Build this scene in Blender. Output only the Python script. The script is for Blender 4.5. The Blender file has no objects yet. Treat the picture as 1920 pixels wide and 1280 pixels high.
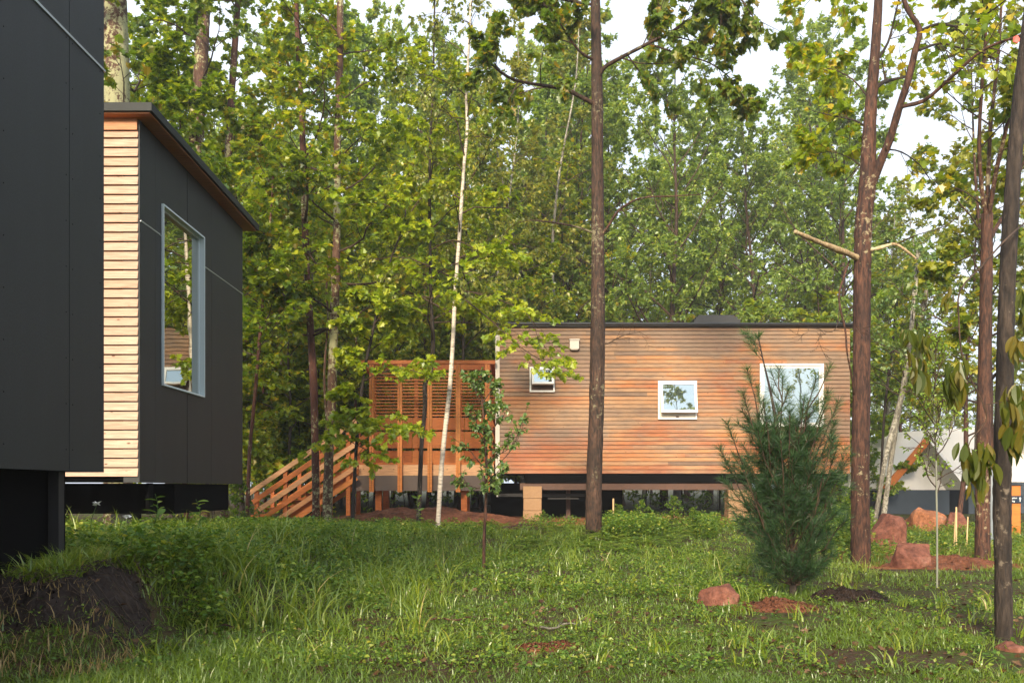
import bpy, bmesh, math, random
import numpy as np
from mathutils import Vector, Matrix, Quaternion

# ------------------------------------------------------------------ camera, world, sun, exposure
scene = bpy.context.scene
F = 1600.0                       # focal length in photo pixels (1920 wide)
CX, HY, CZ = 961.0, 915.0, 0.85  # vanishing point and eye height
cam_d = bpy.data.cameras.new('camera'); cam = bpy.data.objects.new('camera', cam_d)
scene.collection.objects.link(cam); scene.camera = cam
cam.location = (0, 0, CZ); cam.rotation_euler = (math.radians(90), 0, 0)
cam_d.sensor_width = 36; cam_d.lens = 36 * F / 1920
cam_d.shift_y = (HY - 640) / 1920; cam_d.shift_x = -(CX - 960) / 1920
cam_d.clip_end = 2000; cam_d.clip_start = 0.05

SUN_EL, SUN_AZ = math.radians(22), math.radians(180 + 14)   # azimuth clockwise from +Y: behind the camera, to the left
world = bpy.data.worlds.new('World'); scene.world = world; world.use_nodes = True
nt = world.node_tree; nt.nodes.clear()
wo = nt.nodes.new('ShaderNodeOutputWorld'); bg = nt.nodes.new('ShaderNodeBackground')
sky = nt.nodes.new('ShaderNodeTexSky'); sky.sky_type = 'NISHITA'; sky.sun_disc = False
sky.sun_elevation = SUN_EL; sky.sun_rotation = SUN_AZ; sky.dust_density = 4; sky.air_density = 1.0
mx = nt.nodes.new('ShaderNodeMixRGB'); mx.inputs[0].default_value = 0.72
mx.inputs[2].default_value = (7.7, 8.3, 9.1, 1)            # thin bright cloud veil over the sky
wn = nt.nodes.new('ShaderNodeTexNoise'); wn.inputs['Scale'].default_value = 2.2; wn.inputs['Detail'].default_value = 5
wr = nt.nodes.new('ShaderNodeValToRGB'); wr.color_ramp.elements[0].color = (.82,.86,.92,1); wr.color_ramp.elements[1].color = (1.06,1.05,1.04,1)
wr.color_ramp.elements[0].position = .35; wr.color_ramp.elements[1].position = .65
wm = nt.nodes.new('ShaderNodeMixRGB'); wm.blend_type = 'MULTIPLY'; wm.inputs[0].default_value = 1
tc = nt.nodes.new('ShaderNodeTexCoord')
nt.links.new(tc.outputs['Generated'], wn.inputs['Vector']); nt.links.new(wn.outputs['Fac'], wr.inputs[0])
nt.links.new(sky.outputs[0], mx.inputs[1]); nt.links.new(mx.outputs[0], wm.inputs[1]); nt.links.new(wr.outputs[0], wm.inputs[2])
nt.links.new(wm.outputs[0], bg.inputs[0]); nt.links.new(bg.outputs[0], wo.inputs[0])
bg.inputs[1].default_value = 0.108

sun_d = bpy.data.lights.new('sun', 'SUN'); sun_d.energy = 4.5; sun_d.angle = math.radians(12); sun_d.color = (1.0, .83, .60)
sun = bpy.data.objects.new('sun', sun_d); scene.collection.objects.link(sun)
sdir = Vector((math.sin(SUN_AZ)*math.cos(SUN_EL), math.cos(SUN_AZ)*math.cos(SUN_EL), math.sin(SUN_EL)))
sun.rotation_euler = sdir.to_track_quat('Z', 'Y').to_euler()
vs = scene.view_settings; vs.view_transform = 'Standard'; vs.look = 'None'; vs.exposure = 0.90; vs.gamma = 1
scene.cycles.use_denoising = True
scene.cycles.max_bounces = 8; scene.cycles.diffuse_bounces = 5; scene.cycles.glossy_bounces = 3
scene.cycles.transmission_bounces = 3; scene.cycles.transparent_max_bounces = 4; scene.cycles.volume_bounces = 0
scene.cycles.use_adaptive_sampling = True; scene.cycles.adaptive_threshold = 0.02
scene.cycles.caustics_reflective = False; scene.cycles.caustics_refractive = False

COL = scene.collection
def P(px, py, D):                 # a point seen at photo pixel (px,py) at distance D
    return Vector(((px-CX)*D/F, D, CZ + (HY-py)*D/F))
def PX(px, D): return (px-CX)*D/F
def PZ(py, D): return CZ + (HY-py)*D/F

# ------------------------------------------------------------------ helpers
def sstep(a, b, x):
    t = np.clip((x-a)/(b-a), 0, 1); return t*t*(3-2*t)
def vnoise(x, y, s, seed=0):      # value noise on arrays, 0..1
    x = np.asarray(x, float)*s+seed*17.3; y = np.asarray(y, float)*s+seed*9.1
    xi = np.floor(x); yi = np.floor(y); fx = x-xi; fy = y-yi; fx = fx*fx*(3-2*fx); fy = fy*fy*(3-2*fy)
    def h(a, b):
        v = np.sin(a*127.1+b*311.7+seed*74.7)*43758.5453; return v-np.floor(v)
    return (h(xi,yi)*(1-fx)+h(xi+1,yi)*fx)*(1-fy)+(h(xi,yi+1)*(1-fx)+h(xi+1,yi+1)*fx)*fy
def gz(x, y):                     # height of the ground
    x = np.asarray(x, float); y = np.asarray(y, float)
    z = .10*sstep(8,14.5,y) + .03*sstep(15.5,20,y)
    z = z*(1-.85*sstep(.33,.47,x/np.maximum(y,1)))
    ex = -.75*(1-sstep(4.9,5.6,y))
    left = sstep(-1.15+ex,-2.0+ex*.33,x)*sstep(3.7,4.4,y)
    z = z + .37*left*(1-.88*sstep(8.5,14,y))
    z = z + .05*(vnoise(x,y,.8,1)-.5) + .03*(vnoise(x,y,2.7,2)-.5)
    return z
def gzs(x, y): return float(gz(x, y))

def tag(o, label=None, cat=None, group=None, kind=None):
    if label: o['label'] = label
    if cat: o['category'] = cat
    if group: o['group'] = group
    if kind: o['kind'] = kind
    return o
def empty(name, loc, label, cat, group=None):
    o = bpy.data.objects.new(name, None); COL.objects.link(o); o.location = loc; o.empty_display_size = .2
    return tag(o, label, cat, group)

class MB:
    def __init__(s): s.V=[]; s.Fc=[]; s.n=0
    def add(s, v, f, mat=0, rnd=0.0, smooth=False):
        v = np.asarray(v, float).reshape(-1,3); f = np.asarray(f, int)
        if f.ndim == 1: f = f.reshape(1,-1)
        m = len(f)
        r = np.full(m, rnd, float) if np.isscalar(rnd) else np.asarray(rnd, float)
        s.V.append(v); s.Fc.append((f+s.n, mat, r, smooth)); s.n += len(v)
    def box(s, a, b, mat=0, rnd=0.0, rot=None):
        x0,y0,z0 = a; x1,y1,z1 = b
        v = np.array([(x0,y0,z0),(x1,y0,z0),(x1,y1,z0),(x0,y1,z0),(x0,y0,z1),(x1,y0,z1),(x1,y1,z1),(x0,y1,z1)], float)
        s.add(v, [(0,3,2,1),(4,5,6,7),(0,1,5,4),(1,2,6,5),(2,3,7,6),(3,0,4,7)], mat, rnd)
        return s
    def bar(s, p, q, w, h, mat=0, rnd=0.0, up=(0,0,1)):
        p = Vector(p); q = Vector(q); d = (q-p).normalized(); sx = d.cross(Vector(up)).normalized(); sz = sx.cross(d).normalized()
        v = [p+sx*a*w/2+sz*b*h/2 for a,b in ((-1,-1),(1,-1),(1,1),(-1,1))]+[q+sx*a*w/2+sz*b*h/2 for a,b in ((-1,-1),(1,-1),(1,1),(-1,1))]
        s.add([tuple(k) for k in v], [(0,1,2,3),(7,6,5,4),(0,4,5,1),(1,5,6,2),(2,6,7,3),(3,7,4,0)], mat, rnd)
        return s
    def tube(s, pts, rad, sides=6, mat=0, rnd=0.0, rough=0.0, rng=None, cap=True):
        n = len(pts); pts = [Vector(p) for p in pts]
        V = np.zeros((n*sides,3)); prev = None
        ang = np.arange(sides)*2*math.pi/sides
        for i in range(n):
            d = (pts[min(i+1,n-1)]-pts[max(i-1,0)])
            d = d.normalized() if d.length > 1e-9 else Vector((0,0,1))
            if prev is None: a = d.orthogonal().normalized()
            else:
                a = prev - d*prev.dot(d); a = a.normalized() if a.length > 1e-6 else d.orthogonal().normalized()
            prev = a; b = d.cross(a)
            r = rad[i]*(np.ones(sides) if not rough else 1+rough*(rng.random(sides)-.5))
            V[i*sides:(i+1)*sides] = np.array(pts[i]) + np.outer(r*np.cos(ang), a) + np.outer(r*np.sin(ang), b)
        k = np.arange((n-1)*sides); i = k//sides; j = k%sides; j2 = (j+1)%sides
        s.add(V, np.stack([i*sides+j, i*sides+j2, (i+1)*sides+j2, (i+1)*sides+j], 1), mat, rnd, True)
        if cap:
            base = s.n-n*sides
            s.Fc.append((np.array([[base+(n-1)*sides+q for q in range(sides)]]), mat, np.array([rnd], float), True))
        return s
    def build(s, name, mats, parent=None, label=None, loc=None):
        me = bpy.data.meshes.new(name)
        V = np.concatenate(s.V).astype(np.float32)
        me.vertices.add(len(V)); me.vertices.foreach_set('co', V.ravel())
        nl = sum(f.size for f,_,_,_ in s.Fc); nf = sum(len(f) for f,_,_,_ in s.Fc)
        me.loops.add(nl); me.polygons.add(nf)
        me.loops.foreach_set('vertex_index', np.concatenate([f.ravel() for f,_,_,_ in s.Fc]).astype(np.int32))
        ln = np.concatenate([np.full(len(f), f.shape[1]) for f,_,_,_ in s.Fc])
        me.polygons.foreach_set('loop_start', (np.cumsum(ln)-ln).astype(np.int32))
        me.polygons.foreach_set('material_index', np.concatenate([np.full(len(f), m) for f,m,_,_ in s.Fc]).astype(np.int32))
        me.polygons.foreach_set('use_smooth', np.concatenate([np.full(len(f), sm) for f,_,_,sm in s.Fc]).astype(bool))
        at = me.attributes.new('rnd', 'FLOAT', 'FACE'); at.data.foreach_set('value', np.concatenate([r for _,_,r,_ in s.Fc]).astype(np.float32))
        me.update(calc_edges=True)
        for m in (mats if isinstance(mats, (list,tuple)) else [mats]): me.materials.append(m)
        o = bpy.data.objects.new(name, me); COL.objects.link(o)
        if parent is not None:
            o.parent = parent
            if loc is None: o.matrix_parent_inverse = Matrix.Translation(-parent.location)
        if loc is not None: o.location = loc
        if label: o['label'] = label
        return o

# ------------------------------------------------------------------ materials
def newmat(name):
    m = bpy.data.materials.new(name); m.use_nodes = True; t = m.node_tree; t.nodes.clear()
    out = t.nodes.new('ShaderNodeOutputMaterial'); return m, t, out
def N(t, ty, **k):
    n = t.nodes.new(ty)
    for a, b in k.items():
        if a.startswith('i_'): n.inputs[a[2:].replace('_',' ')].default_value = b
        else: setattr(n, a, b)
    return n
def ramp(t, stops, inp=None, interp='LINEAR'):
    r = t.nodes.new('ShaderNodeValToRGB'); r.color_ramp.interpolation = interp
    e = r.color_ramp.elements
    while len(e) < len(stops): e.new(.5)
    for i,(p,c) in enumerate(stops): e[i].position = p; e[i].color = tuple(c)+(1,) if len(c)==3 else c
    if inp is not None: t.links.new(inp, r.inputs[0])
    return r
def coords(t, scale=(1,1,1), kind='Object', rot=(0,0,0)):
    c = t.nodes.new('ShaderNodeTexCoord'); mp = t.nodes.new('ShaderNodeMapping'); mp.inputs['Scale'].default_value = scale; mp.inputs['Rotation'].default_value = rot
    t.links.new(c.outputs[kind], mp.inputs[0]); return mp.outputs[0]
def noise(t, vec, scale, detail=4, rough=.55):
    n = t.nodes.new('ShaderNodeTexNoise'); n.inputs['Scale'].default_value = scale; n.inputs['Detail'].default_value = detail; n.inputs['Roughness'].default_value = rough
    t.links.new(vec, n.inputs['Vector']); return n.outputs['Fac']
def mixc(t, fac, a, b, mode='MIX'):
    m = t.nodes.new('ShaderNodeMixRGB'); m.blend_type = mode
    for i, v in ((0,fac),(1,a),(2,b)):
        if hasattr(v, 'is_linked') or hasattr(v, 'links'): t.links.new(v, m.inputs[i])
        elif isinstance(v, (int,float)): m.inputs[i].default_value = v if i == 0 else (v,v,v,1)
        else: m.inputs[i].default_value = tuple(v)+(1,)
    return m.outputs[0]
def principled(t, out, col, rough=.6, spec=.4, bump=None, bstr=.3, bdist=.01, metal=0.0):
    b = t.nodes.new('ShaderNodeBsdfPrincipled')
    if hasattr(col, 'links'): t.links.new(col, b.inputs['Base Color'])
    else: b.inputs['Base Color'].default_value = tuple(col)+(1,)
    if hasattr(rough, 'links'): t.links.new(rough, b.inputs['Roughness'])
    else: b.inputs['Roughness'].default_value = rough
    b.inputs['Specular IOR Level'].default_value = spec; b.inputs['Metallic'].default_value = metal
    if bump is not None:
        bn = t.nodes.new('ShaderNodeBump'); bn.inputs['Strength'].default_value = bstr; bn.inputs['Distance'].default_value = bdist
        t.links.new(bump, bn.inputs['Height']); t.links.new(bn.outputs[0], b.inputs['Normal'])
    t.links.new(b.outputs[0], out.inputs[0]); return b
def attr(t, name='rnd'):
    a = t.nodes.new('ShaderNodeAttribute'); a.attribute_name = name; return a.outputs['Fac']
def math_(t, op, a, b=0.0, clamp=False):
    m = t.nodes.new('ShaderNodeMath'); m.operation = op; m.use_clamp = clamp
    for i, v in ((0,a),(1,b)):
        if hasattr(v, 'links'): t.links.new(v, m.inputs[i])
        else: m.inputs[i].default_value = v
    return m.outputs[0]

def leaf_mat(name, stops, trans=.54, objvar=.25, gloss=.05):
    m, t, out = newmat(name)
    oi = t.nodes.new('ShaderNodeObjectInfo')
    f = math_(t, 'ADD', attr(t), math_(t, 'MULTIPLY', math_(t, 'SUBTRACT', oi.outputs['Random'], .5), objvar), True)
    c = ramp(t, stops, f).outputs[0]
    d = t.nodes.new('ShaderNodeBsdfDiffuse'); tr = t.nodes.new('ShaderNodeBsdfTranslucent'); g = t.nodes.new('ShaderNodeBsdfGlossy')
    g.inputs['Roughness'].default_value = .38; g.inputs['Color'].default_value = (.8,.85,.8,1)
    t.links.new(c, d.inputs[0])
    tcx = mixc(t, 1.0, c, (1.75,1.55,.6), 'MULTIPLY'); t.links.new(tcx, tr.inputs[0])
    a = t.nodes.new('ShaderNodeMixShader'); a.inputs[0].default_value = trans
    t.links.new(d.outputs[0], a.inputs[1]); t.links.new(tr.outputs[0], a.inputs[2])
    b = t.nodes.new('ShaderNodeMixShader'); b.inputs[0].default_value = gloss
    t.links.new(a.outputs[0], b.inputs[1]); t.links.new(g.outputs[0], b.inputs[2])
    t.links.new(b.outputs[0], out.inputs[0]); return m

def bark_mat(name, dark, mid, lichen=None, lich=0.0, ridge=1.0, lichen2=None):
    m, t, out = newmat(name)
    v = coords(t, (1,1,.22)); n1 = noise(t, v, 38, 6, .65)
    v2 = coords(t); n2 = noise(t, v2, 3.0, 3)
    c = ramp(t, [(.38,dark),(.58,mid),(.72,[min(1,q*1.6) for q in mid])], n1).outputs[0]
    c = mixc(t, ramp(t, [(.35,(0,0,0)),(.65,(.55,.55,.55))], n2).outputs[0], c, dark)
    if lichen:
        vo = noise(t, v2, 15, 8, .72); big = noise(t, coords(t,(1,1,.5)), 1.7, 2)
        s = math_(t, 'ADD', vo, math_(t, 'MULTIPLY', math_(t,'SUBTRACT',big,.5), .7))
        k = ramp(t, [(.62-lich*.25,(0,0,0)),(.68-lich*.25,(1,1,1))], s).outputs[0]
        lc = mixc(t, n1, lichen, lichen2 or [q*.7 for q in lichen])
        c = mixc(t, k, c, lc)
    principled(t, out, c, .75, .35, n1, .9*ridge, .02); return m

def cedar_mat(name, stops, stain=.55, axis=0, wet=.5):
    m, t, out = newmat(name)
    sc = [26,26,26]; sc[axis] = 1.6
    gr = noise(t, coords(t, tuple(sc)), 3.2, 5, .6)
    r = attr(t)
    big = noise(t, coords(t, (.42,1,.55) if axis==0 else (.6,.6,.6)), 1.3, 4, .6)
    f = math_(t, 'ADD', math_(t, 'MULTIPLY', r, 1-stain), math_(t, 'MULTIPLY', ramp(t, [(.3,(0,0,0)),(.7,(1,1,1))], big).outputs[0], stain), True)
    c = ramp(t, stops, f).outputs[0]
    if name.startswith('weathered'):
        sz = t.nodes.new('ShaderNodeSeparateXYZ'); t.links.new(coords(t), sz.inputs[0]); zz_ = math_(t,'MULTIPLY',math_(t,'SUBTRACT',sz.outputs[2],2.7),.055)
        st = math_(t,'SUBTRACT',noise(t, coords(t, (.33,1,1.5)), 1.6, 6, .62),zz_); c = mixc(t, ramp(t, [(.52,(0,0,0)),(.62,(.65,.65,.65))], st).outputs[0], c, (.30,.085,.03))
        s2 = math_(t,'ADD',noise(t, coords(t, (.5,1,1.1)), 1.1, 5, .6),zz_); c = mixc(t, ramp(t, [(.44,(0,0,0)),(.60,(.85,.85,.85))], s2).outputs[0], c, (.21,.15,.105))
    c = mixc(t, ramp(t, [(.3,(.62,.58,.55)),(.6,(1.06,1.05,1.04))], gr).outputs[0], (0,0,0), c) if False else mixc(t, 1.0, c, ramp(t, [(.3,(.66,.60,.56)),(.62,(1.08,1.07,1.06))], gr).outputs[0], 'MULTIPLY')
    kn = t.nodes.new('ShaderNodeTexVoronoi'); kn.inputs['Scale'].default_value = 1
    t.links.new(coords(t, (4.3,4.3,9.5) if axis == 0 else (4,4,4)), kn.inputs['Vector'])
    c = mixc(t, ramp(t, [(.05,(1,1,1)),(.10,(0,0,0))], kn.outputs['Distance']).outputs[0], c, (.12,.045,.02))
    principled(t, out, c, wet, .3, gr, .25, .004); return m

M = {}
M['siding'] = cedar_mat('weathered cedar siding', [(0,(.09,.055,.04)),(.2,(.18,.115,.075)),(.38,(.35,.205,.105)),(.54,(.39,.18,.068)),(.70,(.40,.13,.032)),(.87,(.27,.065,.018)),(1,(.13,.033,.012))], .5)
M['cedar'] = cedar_mat('fresh red cedar', [(0,(.60,.23,.055)),(.5,(.50,.15,.03)),(1,(.32,.08,.018))], .4)
M['cedar_pale'] = cedar_mat('pale cedar board', [(0,(.66,.40,.22)),(.5,(.55,.27,.12)),(1,(.40,.15,.05))], .3)  # paler cedar tone for the rim board, frieze and some rails
M['pale'] = cedar_mat('pale shiplap', [(0,(.49,.34,.255)),(.5,(.45,.285,.20)),(1,(.36,.19,.11))], .15)
M['soffit'] = cedar_mat('cedar soffit', [(0,(.42,.16,.06)),(1,(.30,.10,.04))], .3)

def plain(name, c, rough=.6, spec=.4, var=.15, scale=6, metal=0.0, bstr=.1):
    m, t, out = newmat(name); n = noise(t, coords(t), scale, 5)
    col = mixc(t, n, [q*(1-var) for q in c], [min(1,q*(1+var)) for q in c])
    principled(t, out, col, rough, spec, n, bstr, .005, metal); return m
M['panel'] = None
m, t, out = newmat('charcoal fibre panel')
v = coords(t, (1,1,.35)); n1 = noise(t, v, 3.0, 6, .65); n2 = noise(t, coords(t), 90, 3); n3 = noise(t, coords(t,(1,1,.06)), 9, 4, .6)
n1 = ramp(t, [(.3,(0,0,0)),(.7,(1,1,1))], mixc(t, .5, n1, n3)).outputs[0]
col = mixc(t, n1, (.009,.0125,.0155), (.020,.0245,.029)); col = mixc(t, ramp(t,[(.35,(1,1,1)),(.6,(0,0,0))],n2).outputs[0], col, (.010,.012,.014))
principled(t, out, col, .58, .45, n2, .12, .002); M['panel'] = m
M['black'] = plain('black board and shade fill', (.003,.003,.0035), .9, .05)  # near black; also stands in for deep shade under the cabins
M['trimmetal'] = plain('zinc drip edge', (.42,.45,.47), .35, .5, .1, 8, .6)
M['fascia'] = plain('dark grey fascia', (.026,.030,.030), .6, .2, .2, 10)
M['roofdark'] = plain('black roof metal', (.035,.036,.038), .5, .5)
M['white'] = plain('off white window frame', (.78,.78,.75), .4, .5, .03)
M['bluewhite'] = plain('pale blue grey window frame', (.52,.60,.62), .4, .5, .04)
M['greyskirt'] = plain('grey brown skirt board', (.13,.10,.085), .7, .3, .25, 3)
M['block'] = plain('tan concrete block', (.29,.18,.10), .85, .2, .2, 14, 0, .5)
M['rust'] = plain('rusty steel beam', (.08,.038,.024), .6, .4, .4, 9)
M['steel'] = plain('dark steel', (.018,.018,.02), .6, .3)
M['greypost'] = plain('grey painted steel', (.16,.19,.22), .5, .5)
M['vent'] = plain('beige vent hood', (.62,.57,.50), .5, .4, .06)
M['canvas'] = plain('white roof sheet', (.80,.78,.76), .6, .3, .05, 2)
M['slate'] = plain('slate blue wall', (.045,.06,.08), .6, .3, .2, 3)
M['navy'] = plain('navy sign board', (.012,.025,.045), .4, .5)
M['signwhite'] = plain('white lettering', (.8,.8,.8), .5, .3, .02)
M['tape'] = plain('green plastic tape', (.01,.30,.09), .4, .5, .1)
M['pinkribbon'] = plain('pink ribbon', (.75,.12,.10), .5, .3, .1)
M['guard'] = plain('grey green sapling tube', (.20,.21,.17), .6, .3, .15)
M['stake'] = plain('sawn timber stake', (.60,.42,.22), .8, .2)
M['flower'] = plain('white flower head', (.8,.78,.72), .8, .2)

def glass_mat(name, tint, dark, refl):
    m, t, out = newmat(name)
    g = t.nodes.new('ShaderNodeBsdfGlossy'); g.inputs['Color'].default_value = tuple(tint)+(1,); g.inputs['Roughness'].default_value = .012
    d = t.nodes.new('ShaderNodeBsdfDiffuse'); d.inputs[0].default_value = tuple(dark)+(1,)
    lw = t.nodes.new('ShaderNodeLayerWeight'); lw.inputs[0].default_value = .5
    f = math_(t, 'ADD', math_(t,'MULTIPLY', lw.outputs['Facing'], 1-refl), refl, True)
    w = noise(t, coords(t), 1.2, 2); bn = t.nodes.new('ShaderNodeBump'); bn.inputs['Strength'].default_value = .03; bn.inputs['Distance'].default_value = .05
    t.links.new(w, bn.inputs['Height']); t.links.new(bn.outputs[0], g.inputs['Normal'])
    a = t.nodes.new('ShaderNodeMixShader'); t.links.new(f, a.inputs[0]); t.links.new(d.outputs[0], a.inputs[1]); t.links.new(g.outputs[0], a.inputs[2])
    t.links.new(a.outputs[0], out.inputs[0]); return m
M['glass'] = glass_mat('coated window glass', (.80,.93,.95), (.05,.07,.07), .55)
M['glass_side'] = glass_mat('side window glass', (.72,.74,.70), (.015,.018,.015), .55)

M['bark'] = bark_mat('dark brown bark', (.012,.008,.006), (.080,.042,.027), (.20,.18,.11), -.12)
M['bark_red'] = bark_mat('reddish brown bark', (.020,.010,.008), (.105,.046,.028), (.32,.27,.16), -.15)
M['bark_dark'] = bark_mat('wet dark bark', (.012,.009,.008), (.050,.036,.028), (.16,.13,.10), -.1)
M['bark_lichen'] = bark_mat('lichen covered bark', (.05,.022,.014), (.13,.07,.045), (.40,.38,.21), .34, 1, (.28,.29,.16))
M['bark_lichen_some'] = bark_mat('dark red bark with lichen patches', (.045,.015,.010), (.12,.045,.03), (.38,.36,.20), .16)
M['bark_grey'] = bark_mat('grey birch bark', (.08,.075,.06), (.28,.26,.21), (.45,.43,.36), .3)
M['bark_pale'] = bark_mat('pale broken limb bark', (.22,.15,.08), (.50,.38,.22), (.5,.47,.3), .3, .6)
M['bark_twig'] = bark_mat('twig bark', (.03,.018,.012), (.09,.055,.035))
m, t, out = newmat('white birch bark')
n1 = noise(t, coords(t,(1,1,6)), 7, 4, .6); c = ramp(t, [(.32,(.05,.04,.035)),(.40,(.40,.34,.28)),(.62,(.60,.54,.46))], n1).outputs[0]
principled(t, out, c, .6, .3, n1, .2, .004); M['birch'] = m

M['leaf_maple'] = leaf_mat('maple leaf', [(0,(.09,.17,.016)),(.35,(.19,.29,.02)),(.7,(.31,.40,.026)),(.94,(.44,.47,.03)),(1,(.48,.38,.03))])
M['leaf_bright'] = leaf_mat('bright yellow green leaf', [(0,(.16,.26,.015)),(.5,(.30,.40,.02)),(1,(.46,.50,.03))], .45, .1)
M['leaf_oak'] = leaf_mat('oak leaf', [(0,(.06,.12,.014)),(.5,(.13,.21,.02)),(.85,(.22,.27,.025)),(1,(.34,.24,.03))])
M['leaf_tall'] = leaf_mat('tall tree leaf', [(0,(.12,.20,.04)),(.5,(.22,.33,.07)),(.85,(.33,.42,.075)),(1,(.42,.44,.06))], .45, .45)
M['leaf_dark'] = leaf_mat('deep green leaf', [(0,(.10,.20,.03)),(.5,(.20,.32,.04)),(1,(.30,.40,.045))], .38, .4)
M['leaf_birch'] = leaf_mat('small birch leaf', [(0,(.10,.15,.02)),(.5,(.20,.24,.035)),(1,(.36,.34,.06))], .45, .2)
M['leaf_aspen'] = leaf_mat('aspen leaf', [(0,(.07,.15,.035)),(.6,(.14,.24,.06)),(1,(.25,.33,.09))], .38, .2, .08)
M['leaf_yellow'] = leaf_mat('yellowing leaf', [(0,(.09,.16,.02)),(.5,(.20,.26,.025)),(.85,(.34,.34,.03)),(1,(.48,.36,.03))], .45, .2)
M['leaf_hang'] = leaf_mat('large drooping leaf', [(0,(.035,.06,.010)),(.6,(.085,.10,.012)),(1,(.14,.11,.016))], .35, .1, .025)
M['needle'] = leaf_mat('pine needle', [(0,(.020,.048,.020)),(.6,(.038,.085,.034)),(.93,(.10,.17,.04)),(1,(.14,.09,.04))], .2, .0, .03)
M['grass'] = leaf_mat('grass blade', [(0,(.055,.11,.014)),(.45,(.13,.21,.022)),(.8,(.24,.31,.035)),(.95,(.34,.36,.07)),(1,(.42,.34,.15))], .35, 0, .06)
M['weed'] = leaf_mat('weed leaf', [(0,(.05,.11,.018)),(.5,(.11,.20,.03)),(.9,(.21,.29,.04)),(1,(.33,.33,.06))], .35, 0, .025)
M['fern'] = leaf_mat('fern frond', [(0,(.07,.14,.015)),(.6,(.15,.24,.025)),(1,(.28,.33,.05))], .4, 0)

def rock_mat(name, a, b, c2):
    m, t, out = newmat(name); n1 = noise(t, coords(t), 3.5, 8, .65); n2 = noise(t, coords(t), 22, 6, .7)
    col = ramp(t, [(.3,a),(.55,b),(.75,c2)], n1).outputs[0]; col = mixc(t, 1, col, ramp(t,[(.3,(.45,.45,.45)),(.65,(1.2,1.2,1.2))],n2).outputs[0],'MULTIPLY')
    principled(t, out, col, .85, .2, n2, .6, .02); return m
M['rock'] = rock_mat('red sandstone', (.09,.036,.028), (.21,.085,.058), (.27,.15,.11))
M['rock_orange'] = rock_mat('orange sandstone', (.16,.065,.035), (.34,.14,.07), (.24,.17,.14))
M['soil_black'] = rock_mat('black soil', (.010,.007,.006), (.028,.018,.014), (.06,.04,.03))
M['soil_red'] = rock_mat('red clay', (.07,.028,.016), (.17,.065,.035), (.28,.12,.065))
M['soil_brown'] = rock_mat('brown soil', (.03,.016,.010), (.075,.038,.024), (.12,.07,.045))

# ground: moss green and soil, red clay round the cabins
m, t, out = newmat('forest floor')
v = coords(t); n1 = noise(t, v, .9, 6, .6); n2 = noise(t, v, 14, 5, .7); n3 = noise(t, v, 60, 4)
green = mixc(t, n3, (.030,.060,.010), (.075,.11,.016)); soil = mixc(t, n2, (.025,.015,.009), (.085,.05,.03))
col = mixc(t, ramp(t, [(.41,(0,0,0)),(.54,(1,1,1))], mixc(t,.55,n1,n2)).outputs[0], green, soil)
red = mixc(t, n2, (.16,.055,.025), (.36,.14,.06))
sx = t.nodes.new('ShaderNodeSeparateXYZ'); t.links.new(v, sx.inputs[0])
def band(axis, a, b, w):
    u = ramp(t, [(0,(0,0,0)),(1,(1,1,1))], math_(t,'DIVIDE',math_(t,'SUBTRACT',sx.outputs[axis],a),w,True)).outputs[0]
    d = ramp(t, [(0,(0,0,0)),(1,(1,1,1))], math_(t,'DIVIDE',math_(t,'SUBTRACT',b,sx.outputs[axis]),w,True)).outputs[0]
    return math_(t,'MULTIPLY',u,d)
k = math_(t,'MULTIPLY', band(0,-5.0,9.5,1.2), band(1,16.6,24.5,1.0))
k2 = math_(t,'MULTIPLY', band(0,3.4,7.5,.5), band(1,8.6,12.5,.5))
k = math_(t,'MAXIMUM',k,math_(t,'MULTIPLY',k2,.75))
k = ramp(t, [(.42,(0,0,0)),(.55,(1,1,1))], math_(t,'MULTIPLY',k,math_(t,'ADD',n1,.25))).outputs[0]
col = mixc(t, k, col, red)
principled(t, out, col, .9, .15, n2, .8, .04); M['ground'] = m

# ------------------------------------------------------------------ ground sheet
def make_ground():
    ys = np.concatenate([np.linspace(-40,0,12,endpoint=False), np.linspace(0,14,150,endpoint=False), np.linspace(14,30,70,endpoint=False), np.linspace(30,90,30,endpoint=False), np.geomspace(90,900,14)])
    xs = np.concatenate([-np.geomspace(900,40,10,endpoint=False), np.linspace(-40,-9,22,endpoint=False), np.linspace(-9,9,150), np.linspace(9,40,24)[1:], np.geomspace(40,900,11)[1:]])
    X, Y = np.meshgrid(xs, ys); Z = gz(X, Y)
    far = sstep(60,400,np.hypot(X,Y)); Z = Z*(1-far)
    n, k = Y.shape; b = MB(); idx = np.arange(n*k).reshape(n,k)
    f = np.stack([idx[:-1,:-1].ravel(), idx[:-1,1:].ravel(), idx[1:,1:].ravel(), idx[1:,:-1].ravel()],1)
    b.add(np.stack([X,Y,Z],-1).reshape(-1,3), f, 0, 0.0, True)
    tag(b.build('ground', M['ground']), 'mossy forest floor with red clay near the cabins', 'ground', kind='structure')
make_ground()

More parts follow.
